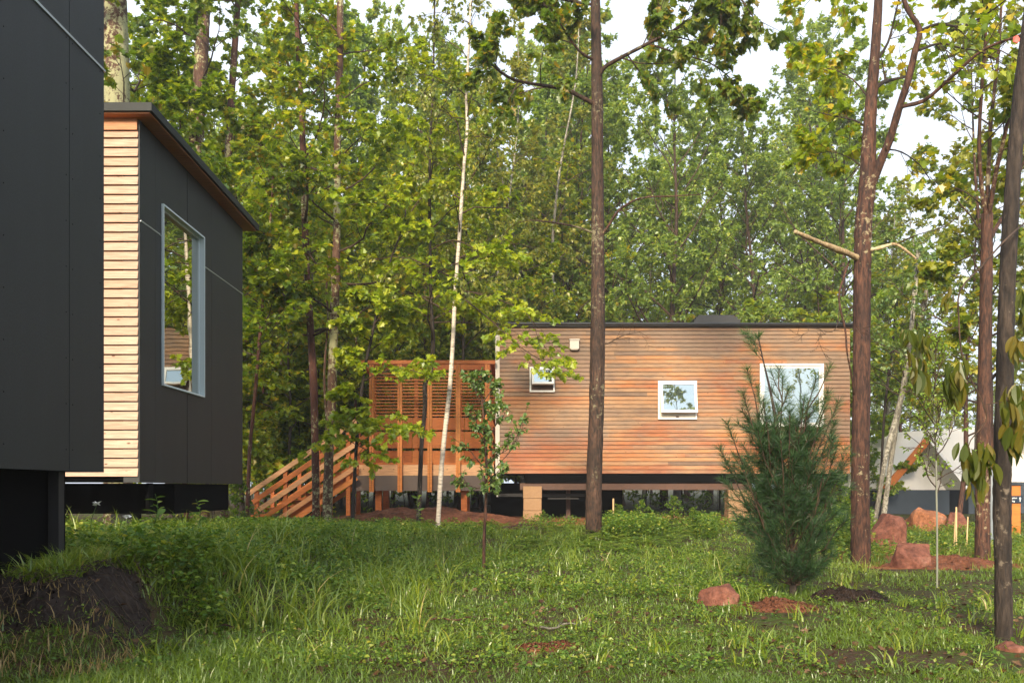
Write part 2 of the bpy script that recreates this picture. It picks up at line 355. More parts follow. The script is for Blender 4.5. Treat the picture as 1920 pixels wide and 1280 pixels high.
# ------------------------------------------------------------------ orange cabin
FD = 19.75
def fx(px): return PX(px, FD)
def fz(py): return PZ(py, FD)
def make_cabin():
    rng = np.random.default_rng(3)
    x0, x1, z0, z1 = fx(937), fx(1594), fz(888), fz(613)
    root = empty('cedar_cabin', (x0, FD, z0), 'long flat roofed cabin clad in orange weathered cedar boards, facing the clearing', 'cabin')
    w = MB(); w.box((x0-.06, FD+.04, z0+.005), (x1, FD+2.75, z1)); w.build('wall', M['steel'], root)
    s = MB(); n = 36; pitch = (z1-z0)/n
    for i in range(n):
        x = x0
        base = rng.random()
        while x < x1-.01:
            L = rng.uniform(1.4, 4.2); xe = min(x1, x+L)
            if x1-xe < .5: xe = x1
            r = float(np.clip(base*.45+rng.random()*.55, 0, 1)); dy = rng.uniform(-.003,.003)
            zz = z0+i*pitch
            v = [(x+.001,FD-.002+dy,zz+.011),(xe-.001,FD-.002+dy,zz+.011),(xe-.001,FD+.012+dy,zz+pitch-.001),(x+.001,FD+.012+dy,zz+pitch-.001),
                 (x+.001,FD+.05,zz+.011),(xe-.001,FD+.05,zz+.011),(xe-.001,FD+.05,zz+pitch-.001),(x+.001,FD+.05,zz+pitch-.001)]
            s.add(v, [(0,1,2,3),(5,4,7,6),(0,4,5,1),(1,5,6,2),(2,6,7,3),(3,7,4,0)], 0, r); x = xe
    # side cladding, seen only from the side
    for i in range(n):
        zz = z0+i*pitch
        for xa, xb in ((x0-.085, x0-.062), (x1+.002, x1+.02)):
            s.box((xa, FD+.06, zz+.008), (xb, FD+2.7, zz+pitch), 0, float(rng.random()))
    s.build('siding', M['siding'], root)
    cb = MB(); cb.box((x0-.10, FD-.02, z0-.005), (x0-.002, FD+.04, z1)); cb.build('corner_board', M['vent'], root)
    r = MB(); r.box((x0-.14, FD-.08, z1+.004), (x1+.10, FD+2.85, z1+.075)); ro = r.build('roof', M['roofdark'], root)
    g = MB()
    g.tube([(x0-.14,FD-.10,z1+.06),(x1+.10,FD-.10,z1+.045)],[.035,.035],8); g.build('roof_edge', M['roofdark'], ro)
    k = MB(); a, b_ = PX(1300,20.6), PX(1386,20.6); zt = PZ(590,20.6)
    k.box((a,20.5,z1+.07),(b_,21.6,zt-.13)); k.box((a+.05,20.55,zt-.13),(b_-.05,21.55,zt-.06)); k.box((a+.12,20.62,zt-.06),(b_-.12,21.5,zt)); k.build('skylight', M['roofdark'], ro)
    v = MB(); v.box((fx(1068),FD-.11,fz(655)),(fx(1085),FD,fz(639))); v.box((fx(1067),FD-.13,fz(639)),(fx(1086),FD,fz(637))); v.box((fx(1070),FD-.10,fz(655)-.02),(fx(1083),FD-.01,fz(655))); v.build('exhaust_vent', M['vent'], root)
    # windows
    def frame(name, px0, px1, py0, py1, wpx, depth, tilt=None, sash=None, om='vent'):
        a, b2, zt, zb = fx(px0), fx(px1), fz(py0), fz(py1); wd = wpx/81.
        f = MB(); y0 = FD-depth
        f.box((a,y0,zb),(a+wd,FD+.01,zt)); f.box((b2-wd,y0,zb),(b2,FD+.01,zt)); f.box((a+wd,y0,zt-wd),(b2-wd,FD+.01,zt)); f.box((a+wd,y0,zb),(b2-wd,FD+.01,zb+wd))
        wn_ = f.build(name, M['white'], root)
        if tilt is None:
            gl = MB(); gl.box((a+wd,FD-.02,zb+wd),(b2-wd,FD-.008,zt-wd)); gl.build('glass', M['glass'], wn_)
            q = MB(); cx_ = a+(b2-a)*.0; q.box((a+wd,FD-.03,zb+wd),(a+wd+.05,FD-.01,zt-wd)); q.box((b2-wd-.05,FD-.03,zb+wd),(b2-wd,FD-.01,zt-wd)); q.box((a+wd+.05,FD-.03,zt-wd-.05),(b2-wd-.05,FD-.01,zt-wd)); q.box((a+wd+.05,FD-.03,zb+wd),(b2-wd-.05,FD-.01,zb+wd+.05)); q.build('sash', M['white'], wn_)
        else:
            d = MB(); d.box((a+wd,FD-.012,zb+wd),(b2-wd,FD-.006,zt-wd)); d.build('opening', M[om], wn_)
            bm = MB(); sa, sb, st, sl, sw = sash   # left,right,top z, length, width
            hinge = Vector(((sa+sb)/2, FD-.03, st)); c, s_ = math.cos(tilt), math.sin(tilt); hw = (sb-sa)/2
            def T(x,u,o): return (hinge.x+x, hinge.y - u*s_ - o*c, hinge.z - u*c + o*s_)
            def bx(bld, xa, xb, ua, ub, oa, ob):
                vv = [T(xa,ua,oa),T(xb,ua,oa),T(xb,ub,oa),T(xa,ub,oa),T(xa,ua,ob),T(xb,ua,ob),T(xb,ub,ob),T(xa,ub,ob)]
                bld.add(vv, [(0,1,2,3),(7,6,5,4),(0,4,5,1),(1,5,6,2),(2,6,7,3),(3,7,4,0)])
            bx(bm,-hw,-hw+sw,0,sl,0,.05); bx(bm,hw-sw,hw,0,sl,0,.05); bx(bm,-hw+sw,hw-sw,0,sw,0,.05); bx(bm,-hw+sw,hw-sw,sl-sw,sl,0,.05)
            so = bm.build('sash', M['white'], wn_)
            gm = MB(); bx(gm,-hw+sw,hw-sw,sw,sl-sw,.02,.03); gm.build('glass', M['glass'], so)
            h = MB(); h.bar(((a+b2)/2,FD-.02,zb+wd+.03),((a+b2)/2,FD-.05,zb+wd+.03),.06,.025); h.build('latch', M['rust'], wn_)
    frame('window', 993,1040,688,735,3.0,.05, math.radians(24), (fx(997),fx(1038),fz(692),.42,.05), 'rust')
    frame('window', 1233.5,1306,714,786,2.6,.05, math.radians(13), (fx(1236.5),fx(1304.5),fz(717.5),.73,.055))
    frame('window', 1424,1543,682,800,4.0,.06)
    # underside
    u = MB(); u.box((fx(985),FD+.06,fz(905)),(x1-.03,FD+2.6,z0-.002)); u.build('skirt_or_shade_board', M['black'], root)
    u = MB(); u.box((fx(975),FD+.10,fz(917)),(fx(1412),FD+.25,fz(905)-.003)); u.box((fx(975),FD+.06,fz(917)-.012),(fx(1412),FD+.29,fz(917)-.002)); u.build('chassis_beam', M['rust'], root)
    u = MB(); u.box((fx(930),FD+.5,fz(931)),(fx(1100),FD+.62,fz(925))); u.box((fx(1030),FD+.46,fz(936)),(fx(1088),FD+.8,fz(933))); u.build('chassis_beam', M['steel'], root)
    u = MB(); u.box((fx(915),FD+2.2,.1),(fx(1190),FD+2.26,z0-.2)); u.build('rear_shade_sheet', M['black'], root)  # black sheet added behind the gap to keep it dark
    d = MB(); pts = [P(932.5,y,FD-.09) for y in (886,900,915,931)]; d.tube(pts,[.022]*4,8)
    for y in range(890,930,7): d.tube([P(932.5,y,FD-.09),P(932.5,y+2,FD-.09)],[.03,.03],8)
    d.build('downspout', M['white'], root)
make_cabin()

def add_block(px0, px1, py0, D, label, mat='block'):
    a, b_ = PX(px0,D), PX(px1,D); zt = PZ(py0,D); zb = gzs((a+b_)/2, D)-.06
    root = empty('foundation_pier', ((a+b_)/2, D, zb), label, 'pier', 'piers under the orange cabin')
    n = 3; h = (zt-zb)/n
    for i in range(n):
        k = MB(); o = .008*(i%2); k.box((a+o,D,zb+i*h+.004),(b_-o,D+.4,zb+(i+1)*h-.002)); ob = k.build('concrete_block', M[mat], root)
        md = ob.modifiers.new('b','BEVEL'); md.width=.008; md.segments=2
add_block(981,1016,911,FD-.12,'tan concrete block pier under the left end of the orange cabin')
add_block(1366,1413,918,FD-.05,'tan concrete block pier half hidden behind the young pine')
for pxx, D_ in ((1066,20.9),(1560,20.4)):
    x = PX(pxx,D_); k = MB(); z = gzs(x,D_)-.05
    k.box((x-.12,D_,z),(x+.12,D_+.3,z+.10)); k.box((x-.05,D_+.08,z+.10),(x+.05,D_+.2,1.0))
    tag(k.build('support_post', M['rust']), 'rusty steel support post deep under the orange cabin' if pxx<1300 else 'rusty steel support post under the right end of the orange cabin', 'support post')

# ------------------------------------------------------------------ deck with slatted screen, and stairs
def make_deck():
    rng = np.random.default_rng(5); D = 19.6; B = 21.3
    X0, X1 = PX(674,D), PX(926,D)
    root = empty('wooden_deck', ((X0+X1)/2, D, gzs(-2,19.6)), 'orange cedar deck with tall posts and a slatted privacy screen, left of the cabin', 'deck')
    for p in (697,750,806,859,914):
        x = PX(p,D); k = MB(); k.box((x-.052,D-.05,PZ(922,D)),(x-.003,D+.05,PZ(683,D)),0,float(rng.random()*.4)); k.box((x+.003,D-.047,PZ(922,D)),(x+.05,D+.05,PZ(683,D)),0,float(rng.random()*.4)); k.build('post', M['cedar'], root)
    k = MB(); k.box((PX(668,D),D-.07,PZ(683,D)+.002),(X1+.03,D+.07,PZ(676,D)),0,.8); k.build('top_rail', M['cedar'], root)
    k = MB(); k.box((PX(668,D),D+.1,PZ(684,D)),(PX(668,D)+.1,B,PZ(677,D)),0,.8); k.box((X1-.08,D+.1,PZ(684,D)),(X1,B,PZ(677,D)),0,.8)
    k.box((X0,B-.06,PZ(694,B)),(X1,B+.0,PZ(676,B)),0,1.0); k.build('rear_header', M['cedar'], root)
    k = MB(); k.box((X0-.02,D+.055,PZ(891,D)),(X1,D+.10,PZ(871,D)),0,.1); k.build('rim_board', M['cedar_pale'], root)
    k = MB(); k.box((PX(664,D),D+.06,PZ(922,D)+.03),(PX(908,D),D+.09,PZ(891,D)-.003)); k.build('skirt_or_shade_board', M['greyskirt'], root)
    k = MB()
    for i in range(19):
        y = D+.055+i*.09; k.box((X0-.04,y,PZ(871,D)+.004),(X1,y+.083,PZ(868,D)+.01),0,float(rng.random()))
    k.build('deck_floor', M['cedar'], root)
    k = MB()
    for i in range(14):
        z = PZ(699+i*6.0,B); k.box((X0+.05,B-.025,z-.040),(X1-.02,B,z),0,float(rng.random()*.6))
    k.build('slat_screen', M['cedar'], root)
    for xx in (X0+.02,-2.45,-1.35,X1-.06):
        k = MB(); k.box((xx,B+.003,1.3),(xx+.09,B+.09,PZ(696,B)),0,.6); k.build('rear_post', M['cedar'], root)
    for a, b_, r in ((783,806,.25),(809,840,.35),(845,869,.35)):
        k = MB(); xs = [X0+.05,-2.5,-1.2,X1-.02]
        for i in range(3): k.box((xs[i]+.004,B-.05,PZ(b_,B)),(xs[i+1]-.004,B-.022,PZ(a,B)),0,float(np.clip(r+rng.uniform(-.3,.3),0,1)))
        k.build('guard_board', M['cedar'], root)
    # side guard where the stairs leave
    k = MB()
    for i in range(5): k.box((X1-.06,D+.2,1.6+i*.3),(X1-.03,B-.1,1.72+i*.3),0,.9)
    k.build('side_screen', M['cedar'], root)
    for xx in (-3.2,-1.2):
        for yy in (19.9,21.1):
            k = MB(); k.box((xx,yy,gzs(xx,yy)-.05),(xx+.14,yy+.14,PZ(871,D)-.18),0,.9); k.build('foot_post', M['cedar'], root)
make_deck()

def make_stairs():
    rng = np.random.default_rng(8)
    root = empty('wooden_staircase', (PX(560,19.5),19.5,.25), 'wooden staircase with sloping slatted railing leading down from the deck', 'staircase')
    slope = (923-786)/(669-466)
    for side, D in ((0,19.45),(1,20.75)):
        rail = MB()
        for k in range(6):
            xa = 462+k*11.5 if not side else 470+k*11; xb = 669
            y_b = 788+k*21.5; f = lambda x: y_b+(669-x)*slope
            # end where the rail meets the ground
            p, q = P(xb, f(xb), 19.45), P(xa, min(f(xa), 1200), 19.45); p.y = q.y = D
            b = MB(); b.bar(p, q, .035, .105, 0, float(rng.random()*.7)); b.build('rail', M['cedar' if side or k%2 else 'cedar_pale'], root)
        for px_ in (652,596,534,480):
            x = PX(px_,19.45); zt = PZ(788+(669-px_)*slope+4,19.45); b = MB(); yo = .06
            b.box((x-.045,D+yo-.035,gzs(x,D)-.1),(x+.045,D+yo+.045,zt),0,.8); b.build('newel_post', M['cedar'], root)
    n = 7
    for i in range(n):
        t_ = (i+.5)/n; px_ = 660-t_*180; z = PZ(871,19.6)-(i+1)*.165
        x = PX(px_,20)
        b = MB(); b.box((x-.15,19.56,z-.04),(x+.15,20.68,z),0,float(rng.random())); b.build('tread', M['cedar'], root)
    for D in (19.6,20.6):
        b = MB(); b.bar(P(664,890,D)-Vector((0,0,.0)), P(476,1012-2,D), .045, .26, 0, .7); b.build('stringer', M['cedar'], root)
make_stairs()

# ------------------------------------------------------------------ dark cabins on the left
def make_dark_near():
    X = -2.49; D1 = 5.2; Z0 = PZ(885,5.2); ZT = 4.42
    root = empty('charcoal_cabin', (X, D1, Z0), 'charcoal panelled cabin wall filling the left edge, nearest the viewer', 'cabin', None)
    seam = PZ(134,D1)
    V1 = X*F/(130-CX)
    ys = [D1, V1, V1-1.22, V1-2.44, V1-3.66, V1-4.2]
    w = MB(); w.box((X-1.1,V1-4.15,Z0+.02),(X-.014,D1-.014,ZT-.02)); w.build('wall_core', M['black'], root)
    w = MB()
    for i in range(5):
        a, b = ys[i+1]+.003, ys[i]-(.003 if i else 0)
        w.box((X-.012,a,Z0),(X,b,seam-.006)); w.box((X-.012,a,seam+.012),(X,b,ZT))
    w.box((X-1.1,D1-.012,Z0),(X-.0125,D1,ZT)); w.box((X-1.115,V1-4.15,Z0),(X-1.101,D1,ZT)); w.build('cladding_panel', M['panel'], root)
    k = MB(); k.box((X-.012,ys[-1],seam-.005),(X+.008,D1+.006,seam+.009)); k.build('metal_flashing', M['trimmetal'], root)
    k = MB()
    for y in (V1+.035, V1-.035, V1-.62, D1-.05):
        for j in range(14):
            z = Z0+.12+j*.255
            k = MB(); k.tube([(X-.001,y,z),(X+.0015,y,z)],[.004,.0035],8); k.build('screw', M['black'], root)
    r = MB(); r.box((X-1.2,ys[-1]-.1,ZT),(X+.10,D1+.06,ZT+.08)); r.build('roof', M['fascia'], root)
    u = MB(); u.box((X-1.05,ys[-1]+.2,.12),(X-.12,D1-.22,Z0-.004)); u.build('skirt_or_shade_board', M['black'], root)  # black box painted in for the shaded void under the wall
    u = MB(); y = V1+.02; u.box((X-.115,y-.03,gzs(X,y)-.1),(X-.055,y+.03,Z0-.004)); u.build('corner_post', M['steel'], root)
make_dark_near()

def make_dark_mid():
    X = -3.48; A, B = 7.96, 11.0; Z0 = .905
    zt = lambda y: 4.31-(y-A)/(B-A)*.09
    root = empty('charcoal_cabin', (X, A, Z0), 'charcoal panelled cabin with a tall window and a strip of pale cedar cladding', 'cabin')
    seam = 3.35; W0, W1, WB, WT = 8.46, 9.60, 1.87, 3.67
    sm = [X*F/(351-CX), X*F/(291-CX), X*F/(397-CX)]
    core = MB(); v = []
    for y in (A+.03,B-.02):
        for x, z in ((X-2.6,Z0+.02),(X-.16,Z0+.02),(X-.16,zt(y)-.01),(X-2.6,zt(y)-.01)): v.append((x,y,z))
    core.add(v,[(0,1,2,3),(7,6,5,4),(0,4,5,1),(1,5,6,2),(2,6,7,3),(3,7,4,0)]); core.build('wall_core', M['black'], root)
    w = MB()
    ycuts = sorted([A, sm[1], W0, sm[0], W1, sm[2], B])
    def pan(y0,y1,z0,z1f,gap0=0,gap1=0):
        y0 += gap0; y1 -= gap1
        za, zb = (z1f(y0), z1f(y1)) if callable(z1f) else (z1f, z1f)
        v = [(X-.15,y0,z0),(X,y0,z0),(X,y1,z0),(X-.15,y1,z0),(X-.15,y0,za),(X,y0,za),(X,y1,zb),(X-.15,y1,zb)]
        w.add(v,[(0,3,2,1),(4,5,6,7),(0,1,5,4),(1,2,6,5),(2,3,7,6),(3,0,4,7)])
    g = {sm[0]:.007, sm[1]:.0012, sm[2]:.0012}
    for a, b in zip(ycuts[:-1], ycuts[1:]):
        ga, gb = g.get(a,0), g.get(b,0)
        inwin = a >= W0-1e-6 and b <= W1+1e-6
        if inwin:
            pan(a,b,Z0,WB,ga,gb); pan(a,b,WT,zt,ga,gb)
        else:
            pan(a,b,Z0,seam-.006,ga,gb); pan(a,b,seam+.008,zt,ga,gb)
    w.build('cladding_panel', M['panel'], root)
    k = MB(); k.box((X-.01,A+.02,seam-.005),(X+.006,W0-.04,seam+.007)); k.build('metal_flashing', M['trimmetal'], root); k = MB(); k.box((X-.01,W1+.04,seam-.005),(X+.006,B,seam+.007)); k.build('metal_flashing', M['trimmetal'], root)
    # window
    f = MB(); e = .017
    f.box((X-.09,W0,WB),(X+.022,W0+e,WT)); f.box((X-.09,W1-e,WB),(X+.022,W1,WT)); f.box((X-.09,W0+e,WT-e),(X+.022,W1-e,WT)); f.box((X-.09,W0+e,WB),(X+.022,W1-e,WB+e))
    wi = f.build('window', M['bluewhite'], root)
    f = MB(); i0, i1, ib, it = W0+e, W1-e, WB+e, WT-e; s = .015
    f.box((X-.08,i0,ib),(X-.035,i0+s,it)); f.box((X-.08,i1-s,ib),(X-.035,i1,it)); f.box((X-.08,i0+s,it-s),(X-.035,i1-s,it)); f.box((X-.08,i0+s,ib),(X-.035,i1-s,ib+s)); f.build('sash', M['bluewhite'], wi)
    f = MB(); f.box((X-.06,i0+s,ib+s),(X-.05,i1-s,it-s)); f.build('glass', M['glass_side'], wi)
    # pale cedar front
    rng = np.random.default_rng(11); s = MB(); p = .0876; z = Z0-.03+.10; z = PZ(895,A)
    XL = X-2.6; i = 0
    while z < 4.34:
        h = p if z+p < 4.30 else p; zz = min(z+h, 4.30)
        if i == 36: pass
        v = [(XL,A-.018,z+.012),(X-.012,A-.018,z+.012),(X-.012,A-.002,zz),(XL,A-.002,zz),(XL,A+.028,z+.012),(X-.012,A+.028,z+.012),(X-.012,A+.028,zz),(XL,A+.028,zz)]
        s.add(v,[(0,1,2,3),(5,4,7,6),(0,4,5,1),(1,5,6,2),(2,6,7,3),(3,7,4,0)],0,float(rng.random()*.6)); z += p; i += 1
        if z+.02 > 4.30: break
    s.build('cedar_cladding', M['pale'], root)
    fb = MB(); fb.box((XL,A-.03,4.18),(X-.012,A-.016,4.30),0,.9); fb.build('frieze_board', M['cedar_pale'], root)
    # roof: sloping slab, soffit under it
    r = MB(); ya, yb = 7.80, 11.12; x0, x1 = X-2.7, X+.18; za, zb = 4.375, 4.275
    v = [(x0,ya,za-.075),(x1,ya,za-.075),(x1,yb,zb-.075),(x0,yb,zb-.075),(x0,ya,za),(x1,ya,za),(x1,yb,zb),(x0,yb,zb)]
    r.add(v,[(0,3,2,1),(4,5,6,7),(0,1,5,4),(1,2,6,5),(2,3,7,6),(3,0,4,7)]); ro = r.build('roof', M['fascia'], root)
    r = MB(); o = .03; v = [(x0+o,ya+o,za-.088),(x1-o,ya+o,za-.088),(x1-o,yb-o,zb-.088),(x0+o,yb-o,zb-.088),(x0+o,ya+o,za-.0755),(x1-o,ya+o,za-.0755),(x1-o,yb-o,zb-.0755),(x0+o,yb-o,zb-.0755)]
    r.add(v,[(0,3,2,1),(4,5,6,7),(0,1,5,4),(1,2,6,5),(2,3,7,6),(3,0,4,7)]); r.build('soffit', M['soffit'], ro)
    u = MB(); u.box((X-2.4,A+.95,.585),(X-.05,10.6,Z0-.004)); u.build('skirt_or_shade_board', M['black'], root)  # black box stands in for the shade of a deep recess, no panel there
    u = MB(); y = X*F/(287-CX)
    u.box((X-.045,y-.05,.60),(X-.02,y+.05,Z0-.004)); u.build('skirt_batten', M['black'], root)
make_dark_mid()
for nm, pxa, pxb, D_ in (('foundation_pier',205,248,8.9),('foundation_pier',60,110,8.6)):
    a, b_ = PX(pxa,D_), PX(pxb,D_); k = MB(); z = gzs(a,D_)-.1
    k.box((a,D_,z),(b_,D_+.25,z+(.59-z)*.5-.003)); k.box((a+.01,D_+.01,z+(.59-z)*.5),(b_-.01,D_+.24,.582))
    tag(k.build(nm, M['steel']), 'dark pier under the charcoal cabin with the tall window' if pxa>100 else 'dark pier in the shadow between the two charcoal cabins', 'pier')

# ------------------------------------------------------------------ leaves
def leaf_template(kind):
    if kind == 'lobed':      # two folded halves of a lobed leaf
        r = [(0,0,0),(.16,.10,0),(.42,.06,0),(.34,.30,0),(.55,.52,0),(.30,.55,0),(.22,.80,0),(.08,.78,0),(0,1.0,0)]
        L = [(-a,b,c) for a,b,c in r[1:-1]]
        v = r+L; f1 = list(range(9)); f2 = [0]+[8]+list(range(15,8,-1)); z = .30
        v = [(a,b,abs(a)*z - b*b*.12) for a,b,_ in v]
        return np.array(v), [f1, f2]
    if kind == 'ovate':
        v = [(0,0,0),(.28,.22,.09),(.33,.50,.10),(0,1,-.12),(-.33,.50,.10),(-.28,.22,.09),(0,.5,-.03)]
        return np.array(v), [[0,1,2,6],[6,2,3],[0,6,4,5],[6,3,4]]
    if kind == 'rhomb':
        v = [(0,0,0),(.34,.45,.1),(0,1,-.1),(-.34,.45,.1)]
        return np.array(v), [[0,1,2],[0,2,3]]
    if kind == 'big':
        ts = [0,.12,.3,.5,.7,.87,1]; ws = [.0,.10,.17,.19,.15,.075,0]; v = []; fs = []
        for t_, w_ in zip(ts, ws): v += [(-w_,t_,w_*.55-.05*t_*t_),(0,t_,-.05*t_*t_),(w_,t_,w_*.55-.05*t_*t_)]
        for i in range(6): fs += [[3*i,3*i+1,3*i+4,3*i+3],[3*i+1,3*i+2,3*i+5,3*i+4]]
        return np.array(v), fs
    if kind == 'long':
        v = [(0,0,0),(.15,.2,.05),(.2,.5,.04),(.13,.8,-.05),(0,1,-.15),(-.13,.8,-.05),(-.2,.5,.04),(-.15,.2,.05),(0,.5,-.03)]
        return np.array(v), [[0,1,2,8],[8,2,3,4],[0,8,6,7],[8,4,5,6]]
def add_leaves(mb, pos, dirs, size, kind, rng, mat=0, droop=.35, jit=.42, sv=.48, rnd=None):
    n = len(pos)
    if n == 0: return
    pos = np.array([tuple(p) for p in pos]); d = np.array([tuple(p) for p in dirs])
    d = d + rng.normal(0,.35,(n,3)); d[:,2] -= droop*(.4+rng.random(n)); d /= np.linalg.norm(d,axis=1)[:,None]
    up = np.tile(np.array([0,0,1.]),(n,1)) + rng.normal(0,jit,(n,3))
    x = np.cross(d, up); x /= np.maximum(np.linalg.norm(x,axis=1),1e-6)[:,None]; z = np.cross(x, d)
    T, faces = leaf_template(kind); s = size*(1-sv+2*sv*rng.random(n))
    V = pos[:,None,:] + s[:,None,None]*(T[None,:,0,None]*x[:,None,:] + T[None,:,1,None]*d[:,None,:] + T[None,:,2,None]*z[:,None,:])
    k = len(T); base = np.arange(n)*k
    r = rng.random(n) if rnd is None else rnd
    first = True
    for f in faces:
        fa = np.array(f)[None,:]+base[:,None]
        if first: mb.add(V.reshape(-1,3), fa, mat, r); off = mb.n-n*k; first = False
        else: mb.Fc.append((fa+off, mat, r, False))

# ------------------------------------------------------------------ tree growing
class Grow:
    def __init__(s, seed, **c):
        s.r = random.Random(seed); s.rng = np.random.default_rng(seed)
        s.c = dict(children=(7,5), ratio=(.5,.45), angle=50, wig=.16, trop=.05, flat=.5, leafn=7, leafspan=.3, seg=5); s.c.update(c)
        s.br = []; s.lp = []; s.ld = []
    def rdir(s): return Vector((s.r.gauss(0,1),s.r.gauss(0,1),s.r.gauss(0,1)))
    def path(s, p, d, L, n, trop):
        pts = [p.copy()]; d = d.normalized()
        for i in range(n):
            d = (d + s.rdir()*s.c['wig'] + Vector((0,0,trop))).normalized(); p = p + d*(L/n); pts.append(p.copy())
        return pts
    def branch(s, p, d, L, r, lvl=0):
        maxl = len(s.c['children'])
        n = s.c['seg'] if lvl == 0 else (3 if lvl < maxl else 2)
        pts = s.path(Vector(p), Vector(d), L, n, s.c['trop'])
        s.limb(pts, r, lvl, L)
    def limb(s, pts, r, lvl=0, L=None, start=.25, r1=None, dens=1.0):
        maxl = len(s.c['children']); n = len(pts)-1
        L = L or sum((pts[i+1]-pts[i]).length for i in range(n))
        r1 = r1 if r1 is not None else max(.0025, r*.25)
        s.br.append((pts, [r+(r1-r)*(i/n) for i in range(n+1)], lvl))
        if lvl >= maxl:
            m = s.c['leafn']
            for k in range(m):
                t_ = 1-s.r.random()*.8 if k else 1.0
                q = t_*n; i = min(int(q), n-1); p = pts[i].lerp(pts[i+1], q-i); d = (pts[i+1]-pts[i]).normalized()
                side = d.cross(Vector((0,0,1))); side = side.normalized() if side.length > .1 else Vector((1,0,0))
                a = s.r.uniform(-1,1)
                s.lp.append(p); s.ld.append(d*(.5 if k else 1)+side*a*(1 if k else .2)+Vector((0,0,s.r.uniform(-.3,.3))))
            return
        nc = s.c['children'][lvl]*dens; nc = int(nc)+(1 if s.r.random() < nc-int(nc) else 0)
        for k in range(nc):
            t_ = start+(1-start)*(k+s.r.random())/nc if nc else 0; q = t_*n; i = min(int(q), n-1)
            p = pts[i].lerp(pts[i+1], q-i); d = (pts[i+1]-pts[i]).normalized()
            ang = math.radians(s.c['angle']*s.r.uniform(.7,1.3)); ax = s.rdir(); fl = s.c['flat']
            side = d.cross(Vector((0,0,1))); side = side.normalized() if side.length > .05 else s.rdir().normalized()
            side = side*(1 if k%2 else -1)
            o = (ax - d*ax.dot(d)).normalized(); o = (side*fl+o*(1-fl)).normalized()
            nd = d*math.cos(ang)+o*math.sin(ang)
            s.branch(p, nd, L*s.c['ratio'][lvl]*(1-.45*t_)*s.r.uniform(.75,1.25), max(.0025,r*.42*(1-.4*t_)), lvl+1)
        if lvl < maxl:   # leading twig
            d = (pts[-1]-pts[-2]).normalized(); s.branch(pts[-1], d, L*.22, r1, maxl)
    def wood(s, mb, mat=0, minr=0.0, sides=(6,4,3,3)):
        for pts, rad, lvl in s.br:
            if rad[0] >= minr: mb.tube(pts, rad, sides[min(lvl,3)], mat, 0.0, cap=False)
    def leaves(s, mb, size, kind, mat=0, **k):
        add_leaves(mb, s.lp, s.ld, size, kind, s.rng, mat, **k)

def trunk_mesh(pts, rad, seed=0, sides=12, sub=4, flare=.35, lump=.10, rough=.10):
    """smooth, slightly irregular trunk through the given points"""
    rng = np.random.default_rng(seed); P_ = []; R_ = []
    n = len(pts); pts = [Vector(p) for p in pts]
    for i in range(n-1):
        p0, p1, p2, p3 = pts[max(i-1,0)], pts[i], pts[i+1], pts[min(i+2,n-1)]
        for k in range(sub):
            t_ = k/sub
            q = 0.5*((2*p1)+(p2-p0)*t_+(2*p0-5*p1+4*p2-p3)*t_*t_+(3*p1-p0-3*p2+p3)*t_**3)
            P_.append(q); R_.append(rad[i]*(1-t_)+rad[i+1]*t_)
    P_.append(pts[-1]); R_.append(rad[-1])
    R_ = [r*(1+lump*(rng.random()-.5)) for r in R_]
    if flare:
        base = Vector(P_[0]); r0 = R_[0]
        P2 = [base-Vector((0,0,.12)), base, base+(P_[1]-base)*.12, base+(P_[1]-base)*.35]; R2 = [r0*(1+flare*1.3), r0*(1+flare), r0*(1+flare*.4), r0*(1+flare*.12)]
        P_ = P2+P_[1:]; R_ = R2+R_[1:]
    b = MB(); b.tube(P_, R_, sides, 0, 0.0, rough, rng); return b, P_, R_

def at_height(P_, z):
    for i in range(len(P_)-1):
        if P_[i].z <= z <= P_[i+1].z: return P_[i].lerp(P_[i+1], (z-P_[i].z)/max(1e-6,P_[i+1].z-P_[i].z)), i
    return P_[-1].copy(), len(P_)-2

def auto_limbs(g, P_, R_, z0, z1, n, L0, L1, a0=68, a1=30, dens=1.0, skip=None):
    ga = g.r.random()*6.28
    for k in range(n):
        t_ = (k+g.r.random()*.8)/n; z = z0+(z1-z0)*t_
        p, i = at_height(P_, z); ga += 2.4+g.r.uniform(-.4,.4)
        a = math.radians(a0+(a1-a0)*t_+g.r.uniform(-10,10))
        d = Vector((math.cos(ga)*math.sin(a), math.sin(ga)*math.sin(a), math.cos(a)))
        if skip and skip(p, d): continue
        L = (L0+(L1-L0)*t_)*g.r.uniform(.7,1.2)
        g.branch(p, d, L, max(.006, min(R_[min(i,len(R_)-1)]*.5, L*.014)), 0)

# ------------------------------------------------------------------ archetypes (built once, then copied)
ARCH = {}
def archetype(key, seed, H, r, z0, n, L0, L1, leaf, size, lm, bark, lean=.3, twigmin=0.0, crown_name='crown', a0=68, a1=30, **c):
    g = Grow(seed, **c); rr = g.r
    k = 7; pts = []; x = y = 0.0
    for i in range(k):
        pts.append(Vector((x, y, H*i/(k-1)))); x += rr.uniform(-lean,lean)*H/30; y += rr.uniform(-lean,lean)*H/30
    b, P_, R_ = trunk_mesh(pts, [r*(1-.9*(i/(k-1))**.9) for i in range(k)], seed, 8, 3, .3)
    tr = b.build('trunk', bark, None); 
    auto_limbs(g, P_, R_, z0, H*.985, n, L0, L1, a0, a1)
    cr = MB(); g.leaves(cr, size, leaf, 0); g.wood(cr, 1, twigmin, (5,3,3,3))
    co = cr.build(crown_name, [lm, M['bark_twig']], None)
    for o in (tr, co): COL.objects.unlink(o)
    ARCH[key] = (tr, co)
    return len(g.lp)
